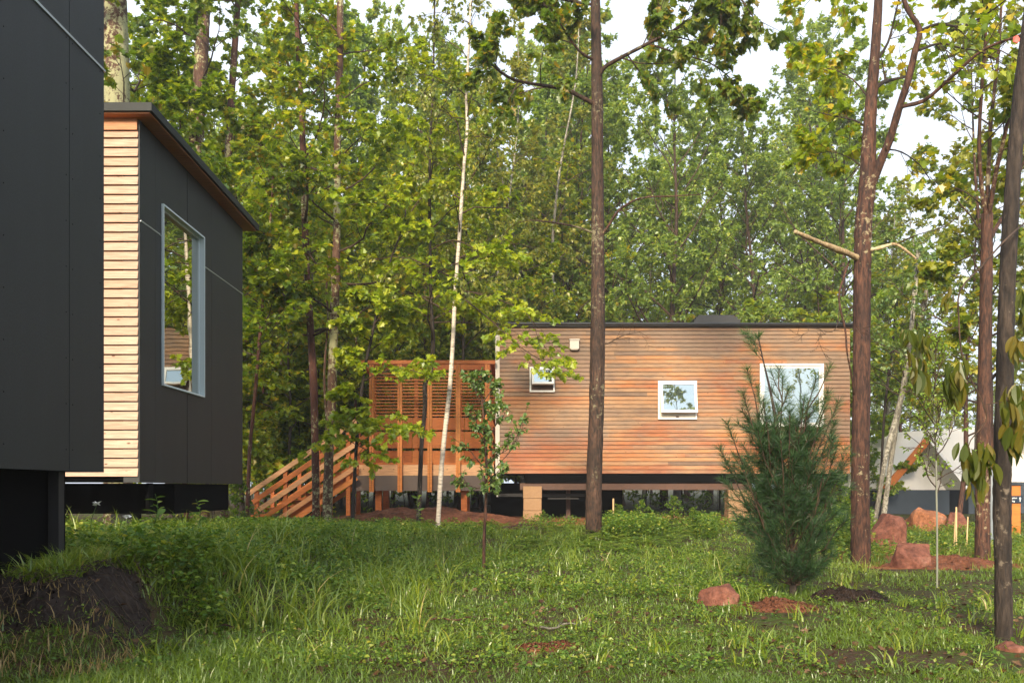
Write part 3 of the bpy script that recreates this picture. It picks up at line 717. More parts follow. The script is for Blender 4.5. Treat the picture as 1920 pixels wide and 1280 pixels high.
def place(key, name, x, y, rot, sc, label, cat='tree', group=None, zoff=-.05):
    root = empty(name, (x, y, gzs(x,y)+zoff if abs(y) < 80 else 0), label, cat, group)
    root.rotation_euler = (0,0,rot); root.scale = (sc,sc,sc)
    for o in ARCH[key]:
        c = o.copy(); COL.objects.link(c); c.parent = root; c.name = o.name.split('.')[0]
    return root

mp = dict(children=(7,5), ratio=(.52,.46), flat=.7, angle=50, trop=.03, leafn=8, wig=.14)
archetype('maple1', 21, 9.0, .055, 2.2, 24, 2.3, .8, 'lobed', .10, M['leaf_maple'], M['bark_dark'], **mp)
archetype('maple2', 22, 8.0, .05, 1.6, 24, 2.2, .8, 'lobed', .098, M['leaf_maple'], M['bark_lichen_some'], **mp)
archetype('maple3', 23, 10.5, .065, 3.2, 26, 2.5, .8, 'lobed', .105, M['leaf_maple'], M['bark_dark'], **mp)
archetype('maplelow', 24, 5.0, .03, .9, 20, 1.5, .5, 'lobed', .12, M['leaf_maple'], M['bark_dark'], **mp)
tl = dict(children=(8,5), ratio=(.38,.40), flat=.45, angle=55, trop=.04, leafn=15, wig=.16)
archetype('tall1', 31, 17, .17, 4.5, 34, 4.6, 1.9, 'rhomb', .13, M['leaf_tall'], M['bark'], .5, .004, **tl)
archetype('tall2', 32, 15, .15, 3.0, 34, 4.4, 1.8, 'rhomb', .13, M['leaf_tall'], M['bark'], .5, .004, **tl)
archetype('tall3', 33, 19, .20, 5.5, 36, 4.9, 2.0, 'rhomb', .135, M['leaf_tall'], M['bark_dark'], .5, .004, **tl)
archetype('dark1', 41, 14, .09, 2.5, 26, 2.6, 1.0, 'rhomb', .125, M['leaf_dark'], M['bark_dark'], .5, .003, **tl)
archetype('airy1', 51, 12, .07, 2.5, 22, 2.0, .7, 'ovate', .10, M['leaf_birch'], M['bark_grey'], .9, .003, children=(6,4), ratio=(.5,.45), flat=.3, angle=48, trop=-.02, leafn=6)
archetype('yellow1', 52, 9, .07, 2.2, 24, 2.2, .8, 'lobed', .105, M['leaf_yellow'], M['bark_red'], .6, .003, children=(5,4), ratio=(.5,.45), flat=.5, angle=48, leafn=6)
archetype('shrub1', 61, 1.7, .015, .1, 20, .8, .35, 'ovate', .075, M['weed'], M['bark_dark'], .5, 0, 'foliage', children=(4,3), ratio=(.5,.5), flat=.3, angle=45, leafn=6)
archetype('shrub2', 62, 2.4, .018, .3, 20, 1.0, .4, 'lobed', .10, M['leaf_maple'], M['bark_dark'], .5, 0, 'foliage', children=(4,3), ratio=(.5,.5), flat=.6, angle=45, leafn=6)

def blocked(x, y):
    if -4.6 < x < 9.0 and 18.0 < y < 23.6: return True
    if x < -3.0 and y < 12.2: return True
    return False
# ---- trees of the forest behind
RW = random.Random(77)
G_BACK = 'trees of the forest behind the orange cabin'
def landmark(px):
    for lim, txt in ((300,'behind the near end of the slanted dark roof'),(365,'behind the middle of the slanted dark roof'),(425,'behind the low end of the slanted dark roof'),(470,'just past the corner of the charcoal cabin'),(530,'behind the foot of the stairs'),(580,'just left of the two lichen trunks'),
        (640,'behind the two lichen trunks'),(700,'behind the top of the stairs'),(750,'behind the left part of the slatted screen'),(805,'behind the middle of the slatted screen'),(870,'behind the white birch stem'),(930,'behind the right end of the slatted screen'),(1000,'above the left corner of the orange cabin'),(1070,'above the small vent on the orange cabin'),
        (1125,'behind the straight dark oak trunk'),(1190,'above the cabin roof, just right of the straight oak'),(1250,'above the roof over the tilted window'),(1310,'left of the roof skylight'),(1385,'above the roof skylight'),(1440,'above the tip of the young pine'),(1500,'above the large cabin window'),(1560,'above the right end of the cabin roof'),
        (1640,'behind the forked oak trunk'),(1700,'over the white roof'),(1770,'behind the thin young birch'),(1835,'beside the red barked stems'),(1880,'between the two rightmost trunks')):
        if px < lim: return txt
    return 'at the right edge beyond the dark trunk'
def scatter(spec, label, group, name='forest_tree'):
    label = label.split(' in the ')[0].split(' deep in')[0].split(' filling')[0].split(' rising')[0].split(' standing')[0].split(' just')[0].split(' at the far')[0].split(' on the right')[0].split(' at the edge')[0]
    marks = {}
    for t_ in spec: marks.setdefault(landmark(t_[0]), []).append(t_[1])
    for (px, D, key, sc) in spec:
        x = PX(px, D)
        if blocked(x, D): continue
        lm_ = landmark(px); ds = sorted(marks[lm_]); q = ds.index(D)
        pre = '' if len(ds) == 1 else ('front ' if q == 0 else 'rear ' if q == len(ds)-1 else ('second ', 'third ', 'fourth ')[min(q-1,2)])
        label_ = pre+label+' '+lm_
        place(key, name, x, D, RW.uniform(0,6.28), sc*RW.uniform(.92,1.08), label_, 'tree', group)
left_under = [(352,14.5,'maple2',1.0),(495,23.5,'maple2',1.05),(548,22.8,'maple1',1.0),(610,24.5,'maple3',.95),(668,23.8,'maple2',1.1),(735,24.4,'maple1',1.05),(800,25.2,'maple2',1.1),(862,24.2,'maple3',1.0),(930,25.5,'maple1',1.0),(1010,26,'maple2',1.0),
              (320,19,'maple3',1.05),(455,20.5,'maple3',1.0),(520,27.5,'maple3',1.1),(640,28.5,'maple1',1.2),(770,29,'maple3',1.15),(900,29.5,'maple2',1.2),(1045,30,'maple3',1.1)]
scatter(left_under, 'slender leafy maple in the dense wood behind the deck and stairs', 'maples behind the deck', 'maple_tree')
low = [(478,23.4,'maplelow',.75),(522,24.7,'maplelow',.8),(566,23.6,'maplelow',.7),(612,24.2,'maplelow',.8),(470,24,'maplelow',1.1),(560,25.6,'maplelow',1.0),(625,26.5,'maplelow',1.2),(700,26,'maplelow',1.1),(770,27,'maplelow',1.2),(840,26.5,'maplelow',1.2),(905,27,'maplelow',1.3),(965,28,'maplelow',1.3),(1080,27,'maplelow',1.1),(440,30,'maplelow',1.6),(580,31,'maplelow',1.6),(720,32,'maplelow',1.7),(860,31,'maplelow',1.6),(1010,32,'maplelow',1.6),(345,26,'maplelow',1.5),(400,22,'maplelow',1.3)]
scatter(low, 'low young maple filling the gap between the trunks behind the deck', 'young maples behind the deck', 'young_maple')
darks = []
for i in range(16): darks.append((300+i*52+RW.uniform(-18,18), RW.uniform(33,44), 'dark1', RW.uniform(.95,1.25)))
scatter(darks, 'dark green slender tree deep in the wood left of the cabin', 'dark trees deep in the wood', 'forest_tree')
talls = []
for i, px in enumerate((262,330,410,520,640,770,880,985)): talls.append((px+RW.uniform(-15,15), RW.uniform(31,38), ('tall1','tall3')[i%2], RW.uniform(.95,1.1)))
scatter(talls, 'tall green broadleaf tree rising above the wood on the left', 'tall trees on the left', 'forest_tree')
right = [(1085,31,'tall2',1.04),(1165,35,'tall1',.97),(1245,30,'tall2',1.0),(1330,38,'tall2',1.10),(1425,35,'tall1',.90),(1500,37,'tall3',1.08),(1575,31,'tall2',1.08),(1120,45,'tall3',1.1),(1290,48,'tall1',1.15),(1380,46,'tall3',.95),(1470,50,'tall1',1.2),(1550,44,'tall3',1.05),(1205,40,'airy1',1.3),(1660,44,'tall2',.95),(1060,50,'tall3',1.3),(1270,54,'tall3',1.2)]
scatter(right, 'tall hazy broadleaf tree standing behind the orange cabin roof', 'tall trees behind the cabin roof', 'forest_tree')
lowr = [(1060,28,'maplelow',1.25),(1140,30,'maplelow',1.3),(1210,27.5,'maplelow',1.2),(1280,31,'maplelow',1.4),(1350,28.5,'maplelow',1.2),(1420,30,'maplelow',1.4),(1490,28,'maplelow',1.2),(1550,31,'maplelow',1.4),(1610,28,'maplelow',1.1)]
scatter(lowr, 'low leafy tree just showing over the orange cabin roof', 'low trees behind the cabin', 'young_maple')
far = []
lowfar = [(470+i*31+RW.uniform(-12,12), RW.uniform(34,46), 'maplelow', RW.uniform(1.2,1.7)) for i in range(17)]
scatter(lowfar, 'far low green bush maple', 'far low maples', 'young_maple')
for i in range(22): far.append((1030+i*46+RW.uniform(-18,18), RW.uniform(62,85), ('tall1','tall2','dark1')[i%3], RW.uniform(.62,.8)))
for i in range(12): far.append((250+i*70+RW.uniform(-18,18), RW.uniform(52,62), ('tall1','dark1','tall3')[i%3], RW.uniform(.95,1.1)))
scatter(far, 'pale far off tree at the far edge of the clearing', 'distant trees', 'distant_tree')
airy = [(1835,22,'airy1',1.25),(985,25,'airy1',1.25),(1060,27,'airy1',1.3),(925,26,'airy1',1.2),(1655,33,'airy1',1.05),(1715,35,'airy1',1.1),(1775,34,'airy1',1.0),(1900,29,'airy1',.9),(1985,24,'airy1',1.0)]
scatter(airy, 'airy pale birch on the right between the boulders and the white roofs', 'airy birches', 'birch_tree')
yel = [(1880,20,'yellow1',1.25),(1795,20,'yellow1',1.0),(1700,32,'yellow1',1.1),(1960,16,'yellow1',1.0)]
scatter(yel, 'yellowing broadleaf tree on the right of the clearing', 'yellowing trees on the right', 'yellowing_tree')
# shrubs
shr = [(1205,14.2,'shrub1',.30),(1262,14.6,'shrub1',.34),(1300,13.4,'shrub1',.26),(1160,15.0,'shrub1',.26),(1590,13.0,'shrub1',.36),(1020,15.6,'shrub1',.2),(1625,24,'shrub1',1.1),(1600,20.5,'shrub1',.8),(1570,17.5,'shrub1',.6),(1835,30,'shrub1',1.2),
       (470,21.8,'shrub2',.8),(515,23,'shrub2',.9),(560,22.4,'shrub1',.9),(620,22.6,'shrub2',.8),(690,24.2,'shrub1',1.1),(760,24.6,'shrub2',.8),(840,24.4,'shrub1',1.1),(1220,25,'shrub1',.8),(1300,25.4,'shrub1',.7),(1165,26,'shrub2',.7),(1345,26,'shrub1',.8),(445,15.5,'shrub1',.5),(400,17.5,'shrub2',.7),(340,16.5,'shrub1',.7)]
for q, (px, D, key, sc) in enumerate(shr):
    x = PX(px, D)
    if blocked(x, D): continue
    same = sorted(t_[1] for t_ in shr if landmark(t_[0]) == landmark(px) and t_[2] == key); k_ = same.index(D)
    place(key, 'shrub', x, D, RW.uniform(0,6.28), sc, ('' if len(same) == 1 else 'front ' if k_ == 0 else 'rear ' if k_ == len(same)-1 else 'middle ')+('bushy small leaved shrub ' if key == 'shrub1' else 'taller maple leaved shrub ')+landmark(px), 'shrub', 'shrubs at the edge of the wood')
# unseen trees added behind the viewer, for shade on the clearing and window reflections
for i,(x, y, key, sc) in enumerate(((3.5,-12.0,'maple2',1.0),(9.0,-1.4,'airy1',1.5),(14.0,-2.5,'airy1',.9),(-13.0,-14,'tall1',1.0))):
    place(key, 'forest_tree', x, y, i*1.3, sc, ('maple','tall leafy tree reflected in the tilted window','leafy tree reflected in the large cabin window','unseen tall tree added for shade at left')[i]+' on the near side of the clearing', 'tree')

# ------------------------------------------------------------------ trees one can tell apart
def px_path(lst, D):
    return [P(a, b, D+(c[0] if c else 0)) for a, b, *c in lst]
def hero(name, label, cat, D, path, widths, bark, seed, sides=14, flare=.3, top=None, group=None):
    pts = px_path(path, D); rad = [w*.5*D/F for w in widths]
    pts[0].z = gzs(pts[0].x, pts[0].y)-.02
    if top:   # continue above the picture
        pts.append(pts[-1]+Vector(top)); rad.append(rad[-1]*.4)
    root = empty(name, pts[0].copy(), label, cat, group)
    big = widths[0] >= 24; b, P_, R_ = trunk_mesh(pts, rad, seed, 26 if big else sides, 12 if big else 5, flare, .05 if big else .12, .085 if big else .12); b.build('trunk', bark, root)
    return root, P_, R_
def hero_limb(root, g, lst, D, w0, w1, bark, spawn=True, start=.3, dens=1.0, name='limb', sides=8):
    pts = px_path(lst, D); r0, r1 = w0*.5*D/F, w1*.5*D/F
    b, PP, RR = trunk_mesh(pts, [r0+(r1-r0)*i/(len(pts)-1) for i in range(len(pts))], len(g.br)+3, sides, 6 if name == 'broken_limb' else 3, 0, .34 if name == 'broken_limb' else .15, .26 if name == 'broken_limb' else .10)
    b.build(name, bark, root)
    if spawn:
        k = len(g.br); g.limb(PP, r0, 0, None, start, r1, dens); del g.br[k]
def hero_crown(root, g, leafkind, size, lm, **k):
    c = MB(); g.leaves(c, size, leafkind, 0, **k); g.wood(c, 1, 0, (5,4,3,3))
    return c.build('crown', [lm, M['bark_twig']], root)

# --- big dark trunk in front of the orange cabin
root, P_, R_ = hero('oak_tree', 'straight dark oak trunk standing in front of the orange cabin siding', 'tree', 13.9,
    [(1113,1003),(1114,900),(1119,740),(1121,600),(1121,450),(1120,300),(1120,200),(1118,90),(1116,-20),(1114,-200),(1110,-500)], [31,29,28,27,24,22,22,19,17,14,6], M['bark'], 101)
g = Grow(102, children=(9,5), ratio=(.42,.40), flat=.45, angle=48, leafn=15, trop=.0, wig=.15)
hero_limb(root,g,[(1120,160),(1130,130,-.1),(1165,108,-.3),(1215,82,-.6),(1262,58,-.9),(1320,20,-1.1),(1372,-20,-1.2)],13.9,9,3,M['bark'],dens=1.6)
hero_limb(root,g,[(1215,82,-.6),(1270,100,-.8),(1330,118,-1.0),(1372,150,-1.1),(1400,190,-1.2)],13.9,3.5,1.5,M['bark'],dens=1.1,start=.1)
hero_limb(root,g,[(1118,-30),(1180,-55,-.5),(1260,-75,-1),(1345,-60,-1.4),(1390,0,-1.6)],13.9,8,3,M['bark'],dens=1.5)
hero_limb(root,g,[(1118,197),(1095,185,-.1),(1060,168,-.2),(1015,160,-.5),(965,150,-.8),(932,130,-1.1),(912,108,-1.3)],13.9,9,3,M['bark'],dens=.9,start=.35)
hero_limb(root,g,[(1118,115),(1085,95,-.2),(1050,45,-.4),(1005,-10,-.6)],13.9,6,2,M['bark'],dens=.9)
hero_limb(root,g,[(1118,10),(1085,5,.2),(1040,-2,.4),(990,-12,.7)],13.9,6,2,M['bark'],dens=.9)
g2 = Grow(103, children=(5,3), ratio=(.4,.40), flat=.4, angle=50, leafn=0, trop=.0, wig=.2)
hero_limb(root,g2,[(1118,440),(1090,428,-.1),(1055,420,-.2),(1020,415,-.4),(1000,413,-.5)],13.9,5,2,M['bark'],dens=.7)
hero_limb(root,g2,[(1122,447),(1140,425,-.1),(1160,395,-.2),(1200,372,-.5),(1260,368,-.8),(1310,365,-1)],13.9,6,1.5,M['bark_red'],dens=.9)
for br in range(4):
    hero_limb(root,g,[(1118,-60-br*80),(1118+(-1)**br*60,-110-br*80,-.6+.4*br),(1118+(-1)**br*140,-130-br*80,-1.+.8*br)],13.9,7,2,M['bark'],dens=1.2)
g3 = Grow(104, children=(8,5), ratio=(.6,.5), flat=.2, angle=45, leafn=0, trop=.0, wig=.25)
hero_limb(root,g3,[(1124,645),(1140,644,-.1),(1165,630,-.3),(1200,622,-.5)],13.9,2.4,1,M['bark_twig'])
g.lp += g2.lp; g.ld += g2.ld; g.br += g2.br+g3.br
hero_crown(root,g,'lobed',.108,M['leaf_oak'],droop=.7)

# --- big reddish forked trunk on the right
root, P_, R_ = hero('oak_tree', 'forked reddish oak with a pale broken limb stub, right of the orange cabin', 'tree', 9.6,
    [(1614,1048),(1613,900),(1615,740),(1616,600),(1617,500),(1619,420),(1626,350),(1631,230),(1640,110),(1647,0),(1652,-150),(1655,-400)], [36,33,31,31,31,31,31,23,18,15,12,6], M['bark_red'], 111, 16, .55)
D_ = 9.6
g = Grow(112, children=(9,6), ratio=(.36,.42), flat=.3, angle=50, leafn=1, trop=.02, wig=.2)
hero_limb(root,g,[(1628,365),(1650,305,-.1),(1668,262,-.2),(1688,195,-.35),(1703,150,-.45),(1716,95,-.5),(1724,55,-.5),(1700,15,-.5),(1682,-40,-.5)],D_,17,7,M['bark_red'],spawn=False,sides=12)
hero_limb(root,g,[(1690,200,-.35),(1730,190,-.4),(1762,165,-.5),(1800,130,-.7),(1850,90,-.9),(1925,62,-1.1),(2000,20,-1.3)],D_,8,3,M['bark_red'],dens=1.3,start=.3)
hero_limb(root,g,[(1722,60,-.5),(1760,45,-.5),(1800,50,-.6),(1845,30,-.8),(1900,-10,-1)],D_,6,2,M['bark_dark'],dens=1.2,start=.1)
hero_limb(root,g,[(1722,95,-.5),(1762,82,-.3),(1800,90,-.2),(1840,98,0),(1880,120,.1)],D_,5,1.5,M['bark_dark'],dens=1.1,start=.1)
hero_limb(root,g,[(1632,175),(1655,155,.2),(1680,148,.5),(1720,140,.9)],D_,10,3,M['bark_dark'],dens=.8)
hero_limb(root,g,[(1640,120),(1665,80,.2),(1678,30,.3),(1690,-20,.4)],D_,6,2,M['bark_dark'],dens=1.)
hero_limb(root,g,[(1628,240),(1600,225,.2),(1565,218,.3),(1530,210,.5)],D_,4,1.5,M['bark_dark'],dens=.8)
hero_limb(root,g,[(1660,280,-.2),(1690,285,0),(1725,310,.1),(1748,345,.2)],D_,3.5,1.2,M['bark_dark'],dens=.5)
hero_limb(root,g,[(1612,486),(1585,473,-.2),(1545,458,-.45),(1510,443,-.7),(1490,434,-.8)],D_,12,6,M['bark_pale'],spawn=False,name='broken_limb')
hero_limb(root,g,[(1622,470),(1645,466,-.1),(1665,460,-.15),(1680,458,-.2),(1700,470,-.3),(1718,485,-.35)],D_,9,2.5,M['bark_pale'],spawn=False,name='broken_limb')
hero_limb(root,g,[(1592,490),(1582,520,-.2),(1573,560,-.3),(1585,620,-.3),(1588,660,-.3),(1596,700,-.2),(1601,740,-.1)],D_,4,3,M['bark_red'],spawn=False,name='dangling_branch')
g3 = Grow(113, children=(6,4), ratio=(.4,.5), flat=.2, angle=50, leafn=0, trop=.03, wig=.25)
hero_limb(root,g3,[(1573,560,-.3),(1572,600,-.5),(1560,622,-.8),(1530,616,-1.),(1500,605,-1.2)],D_,1.6,.8,M['bark_twig'],dens=.6)
hero_limb(root,g3,[(1680,458,-.2),(1720,440,-.4),(1770,425,-.5),(1810,395,-.6)],D_,2.5,1,M['bark_twig'],dens=.6)
gl = Grow(114, children=(7,5), ratio=(.42,.42), flat=.6, angle=50, leafn=9, trop=.0)
hero_limb(root,gl,[(1630,330),(1600,300,.4),(1560,285,.8),(1530,290,1.1)],D_,3,1,M['bark_twig'],dens=1.0)
hero_limb(root,gl,[(1632,190),(1600,150,.4),(1560,130,.8),(1520,125,1.3)],D_,3.5,1,M['bark_twig'],dens=1.0)
hero_limb(root,gl,[(1650,-40),(1600,-60,.4),(1550,-30,.8),(1510,10,1.2)],D_,3.5,1,M['bark_twig'],dens=.7)
hero_limb(root,gl,[(1655,-120),(1720,-140,.4),(1780,-110,.8),(1830,-60,1.2)],D_,3.5,1,M['bark_twig'],dens=1.0)
g.lp += gl.lp; g.ld += gl.ld; g.br += gl.br+g3.br
hero_crown(root,g,'lobed',.092,M['leaf_maple'],droop=.6)

# --- reddish trunk that splits into several stems
root, P_, R_ = hero('red_barked_tree', 'red barked tree splitting into several thin stems, second trunk from the right', 'tree', 9.9,
    [(1842,1043),(1843,900),(1845,760),(1848,600),(1850,480),(1851,400)], [27,25,24,22,21,20], M['bark_red'], 121)
g = Grow(122, children=(6,5), ratio=(.32,.45), flat=.4, angle=50, leafn=7, trop=.0)
for l in ([(1850,410),(1840,350,-.1),(1836,260,-.2),(1842,150,-.2),(1850,40,-.3),(1856,-80,-.4)],
          [(1851,410),(1853,330,0),(1858,230,.1),(1870,120,.2),(1878,0,.3),(1885,-100,.4)],
          [(1852,420),(1866,330,-.2),(1880,270,-.4),(1893,215,-.5),(1910,160,-.6),(1930,80,-.7)],
          [(1852,455),(1872,420,.2),(1890,390,.4),(1905,340,.5),(1925,290,.6)]):
    hero_limb(root,g,l,9.9,9,4,M['bark_red'],dens=1.1,start=.3)
hero_limb(root,g,[(1848,480),(1820,480,.2),(1780,500,.5),(1740,520,.7)],9.9,3,1,M['bark_twig'],dens=1.0)
hero_limb(root,g,[(1846,390),(1810,360,.2),(1770,350,.5),(1740,370,.7)],9.9,3,1,M['bark_twig'],dens=1.0)
hero_limb(root,g,[(1846,600),(1815,610,.2),(1785,630,.5)],9.9,2.5,1,M['bark_twig'],dens=.7)
hero_crown(root,g,'lobed',.09,M['leaf_yellow'],droop=.6)

# --- nearest dark trunk at the right edge with hanging leaves
root, P_, R_ = hero('young_hardwood_tree', 'dark wet bark trunk nearest the viewer at the right edge, with large drooping leaves', 'tree', 4.9,
    [(1882,1196),(1881,1080),(1879,960),(1880,850),(1884,700),(1890,500),(1900,330),(1912,180),(1928,40),(1945,-120),(1960,-400)], [31,29,31,31,30,28,26,24,20,17,8], M['bark_dark'], 131, 14, .2)
g = Grow(132, children=(3,), ratio=(.2,), flat=.3, angle=50, leafn=0, trop=0)
hero_limb(root,g,[(1925,415),(1885,450,-.3),(1840,500,-.4),(1800,545,-.5),(1798,600,-.5),(1803,660,-.5),(1820,710,-.5),(1845,760,-.5),(1848,790,-.5),(1820,825,-.5),(1815,850,-.5)],4.9,3.5,1.5,M['bark_twig'],spawn=False,name='drooping_branch')
hero_limb(root,g,[(1850,758,-.5),(1885,752,-.5),(1930,742,-.5)],4.9,2,1,M['bark_twig'],spawn=False,name='drooping_branch')
hero_limb(root,g,[(1797,613,-.5),(1760,622,-.5),(1725,640,-.5),(1700,650,-.5)],4.9,1.6,1,M['bark_twig'],spawn=False,name='drooping_branch')
rr = random.Random(5); lp = []; ld = []; sz = []
for cx_, cy_, n, spx, L in ((1697,640,3,8,75),(1732,635,5,12,75),(1726,680,6,10,80),(1790,700,9,20,90),(1775,560,3,10,55),(1885,745,6,14,80),(1908,740,6,14,90),(1925,560,5,14,80),(1910,650,5,14,75),(1815,850,7,18,80),(1848,845,7,16,85),(1830,895,7,20,70),(1905,800,9,16,95),(1800,690,4,12,80)):
    for k in range(int(n*2.4)):
        lp.append(P(cx_+rr.uniform(-spx,spx), cy_+rr.uniform(-24,26), 4.4+rr.uniform(-.12,.12))); ld.append(Vector((rr.uniform(-.3,.3),rr.uniform(-.3,.3),-1))); sz.append(L*.48*4.4/F)
c = MB()
for p, d, s_ in zip(lp, ld, sz):
    add_leaves(c, [p], [d*3], s_, 'big', g.rng, 0, droop=0, jit=1.2, sv=.2)
c.build('crown', M['leaf_hang'], root)

# --- lichen trunks mid left
root, P_, R_ = hero('maple_tree', 'thin trunk, pale lichen below and dark red above, left one beside the stairs', 'tree', 16.6,
    [(593,976),(591,850),(587,700),(577,540),(571,400),(567,250),(561,120),(555,0),(550,-150)], [15,14,14,13,12,11,10,9,5], M['bark_lichen_some'], 141)
g = Grow(142, children=(7,5), ratio=(.46,.46), flat=.7, angle=48, leafn=8, trop=.02)
auto_limbs(g,P_,R_,3.6,9.5,17,2.2,1.3,75,45, skip=lambda p,d: False)
hero_crown(root,g,'lobed',.10,M['leaf_maple'])
root, P_, R_ = hero('maple_tree', 'thicker lichen covered trunk, right of the pair by the stairs', 'tree', 16.4,
    [(613,978),(617,850),(622,740),(626,620),(630,500),(632,400),(633,250),(637,120),(638,0),(640,-150)], [19,17,17,17,16,14,13,13,12,8], M['bark_lichen'], 151)
g = Grow(152, children=(7,5), ratio=(.46,.46), flat=.7, angle=48, leafn=8, trop=.02)
auto_limbs(g,P_,R_,3.8,9.8,17,2.4,1.3,75,45)
hero_limb(root,g,[(612,780),(608,700,.1),(615,600,.1),(612,540,.1),(618,470,.2)],16.4,5,3,M['bark_lichen'],spawn=False,name='side_stem')
hero_crown(root,g,'lobed',.10,M['leaf_maple'])
# --- birch
root, P_, R_ = hero('birch_tree', 'slim white birch leaning over in front of the deck screen', 'birch', 15.8,
    [(821,986),(826,900),(833,820),(842,740),(848,660),(853,560),(860,460),(866,370),(870,310),(876,240),(874,180),(878,110),(882,20),(888,-80)], [9,9,8.5,8.5,8,7.5,7,6.5,6,5.5,5,4.5,4,2], M['birch'], 161, 10, .1)
g = Grow(162, children=(6,5), ratio=(.5,.5), flat=.3, angle=45, leafn=6, trop=-.10)
auto_limbs(g,P_,R_,3.9,10.2,24,1.5,1.1,60,35)
hero_crown(root,g,'ovate',.07,M['leaf_birch'],droop=.9)
# --- dark slender trunk before the deck, and the bright sapling
root, P_, R_ = hero('maple_tree', 'thin dark crooked trunk in front of the middle of the deck screen', 'tree', 16.2,
    [(784,994),(787,920),(790,840),(797,760),(797,720),(808,690),(812,640),(808,560),(806,440),(806,300),(812,150),(815,0)], [9,9,8,8,8,10,8,6,6,5,4,3], M['bark_dark'], 171, 10, .1)
g = Grow(172, children=(6,4), ratio=(.45,.42), flat=.85, angle=48, leafn=7, trop=.0)
auto_limbs(g,P_,R_,3.6,8.5,14,1.8,1.0,80,50)
for l in ([(806,470),(850,450,-.4),(900,470,-.6),(950,480,-.8)],[(808,560),(860,545,-.4),(930,560,-.8),(990,590,-1.2),(1010,640,-1.3)],[(810,600),(850,580,.0),(890,570,-.3)],[(806,520),(760,500,-.3),(720,505,-.5)],[(808,590),(775,585,-.5),(740,600,-.8)],[(870,560,-.5),(920,600,-.9),(975,650,-1.1),(1040,690,-1.2)]):
    hero_limb(root,g,l,16.2,3,1,M['bark_twig'],dens=1.2)
hero_crown(root,g,'lobed',.105,M['leaf_bright'])
root, P_, R_ = hero('maple_sapling', 'leaning maple sapling with bright yellow green leaves at the top of the stairs', 'sapling', 15.6,
    [(661,1002),(663,930),(668,840),(676,750),(686,680),(695,640),(706,590),(718,540),(735,480),(757,420),(762,370)], [7,7,6,6,6,5,5,4,3,3,2], M['bark_dark'], 181, 8, .1)
g = Grow(182, children=(6,4), ratio=(.5,.42), flat=.8, angle=48, leafn=7, trop=.0)
for l in ([(672,790),(690,795,-.3),(730,800,-.6),(775,808,-.8)],[(676,750),(650,745,-.3),(640,735,-.5)],[(680,715),(710,700,-.3),(750,690,-.6),(790,700,-.8)],[(684,690),(655,675,-.2),(650,660,-.4)],[(668,830),(660,800,-.4),(672,780,-.8)],
          [(690,660),(720,640,.2),(760,630,.3)],[(695,640),(665,620,-.3),(650,600,-.5)],[(757,420),(735,390,-.3),(700,380,-.5),(650,385,-.7)],[(757,420),(790,370,.2),(830,350,.3)],[(735,480),(755,440,-.3),(790,430,-.5)],[(762,370),(765,345,0),(775,330,0)],[(700,610),(725,580,-.3),(740,570,-.5)],[(706,590),(690,560,-.3),(670,550,-.4)],[(670,800),(640,815,-.2),(700,850,-.9)]):
    hero_limb(root,g,l,15.6,2.6,1,M['bark_twig'],dens=1.5,start=.12)
hero_crown(root,g,'lobed',.105,M['leaf_bright'],droop=.45)
# --- small extra stems
for i,(lst, ws, D, bark, lab) in enumerate((
    ([(463,975),(468,850),(478,740),(490,600),(497,520),(505,440),(512,330)],[7,7,6,6,5,4,3],15.5,'bark_lichen_some','thin lichen spotted stem beside the corner of the charcoal cabin'),
    ([(375,900),(372,600),(368,280),(374,170),(380,60),(384,-60),(388,-250)],[34,32,27,26,24,21,14],18.5,'bark_lichen','thick lichen covered trunk rising behind the charcoal cabin roof'),
    ([(420,900),(425,600),(427,330),(432,220),(438,120),(446,0),(455,-150)],[15,15,14,13,12,10,5],19.5,'bark_lichen_some','thin lichen covered trunk above the far corner of the charcoal cabin roof'),
    ([(222,900),(220,500),(219,190),(217,90),(214,0),(208,-150),(200,-400)],[52,50,46,44,43,36,20],13.2,'bark_lichen','massive lichen covered trunk close behind the charcoal cabin roof'))):
    root, P_, R_ = hero('lichen_tree', lab, 'tree', D, lst, ws, M[bark], 190+i, 14, .1)
    g = Grow(200+i, children=(6,5), ratio=(.45,.42), flat=.6, angle=48, leafn=7, trop=.0)
    z1 = P_[-1].z; auto_limbs(g,P_,R_,max(3.2,z1*.45),z1,(12,12,10,9)[i],(1.0,2.3,1.7,2.2)[i],1.0,75,45)
    hero_crown(root,g,'lobed',.105,M['leaf_oak' if i != 2 else 'leaf_maple'])
# --- aspen sapling in front
root, P_, R_ = hero('aspen_sapling', 'small aspen sapling with glossy round leaves in front of the deck', 'sapling', 8.6,
    [(907,1073),(908,1010),(911,940),(912,870),(908,800),(903,740),(900,712)], [6,6,5,4.5,4,3,2], M['bark_red'], 211, 8, .1)
g = Grow(212, children=(5,3), ratio=(.45,.5), flat=.3, angle=42, leafn=5, trop=.06, wig=.15)
auto_limbs(g,P_,R_,.62,1.9,17,.42,.25,60,30)
hero_limb(root,g,[(911,900),(935,870,-.1),(960,840,-.2),(980,790,-.2)],8.6,2,1,M['bark_twig'],start=.2)
hero_crown(root,g,'ovate',.047,M['leaf_aspen'],droop=.6,sv=.25)
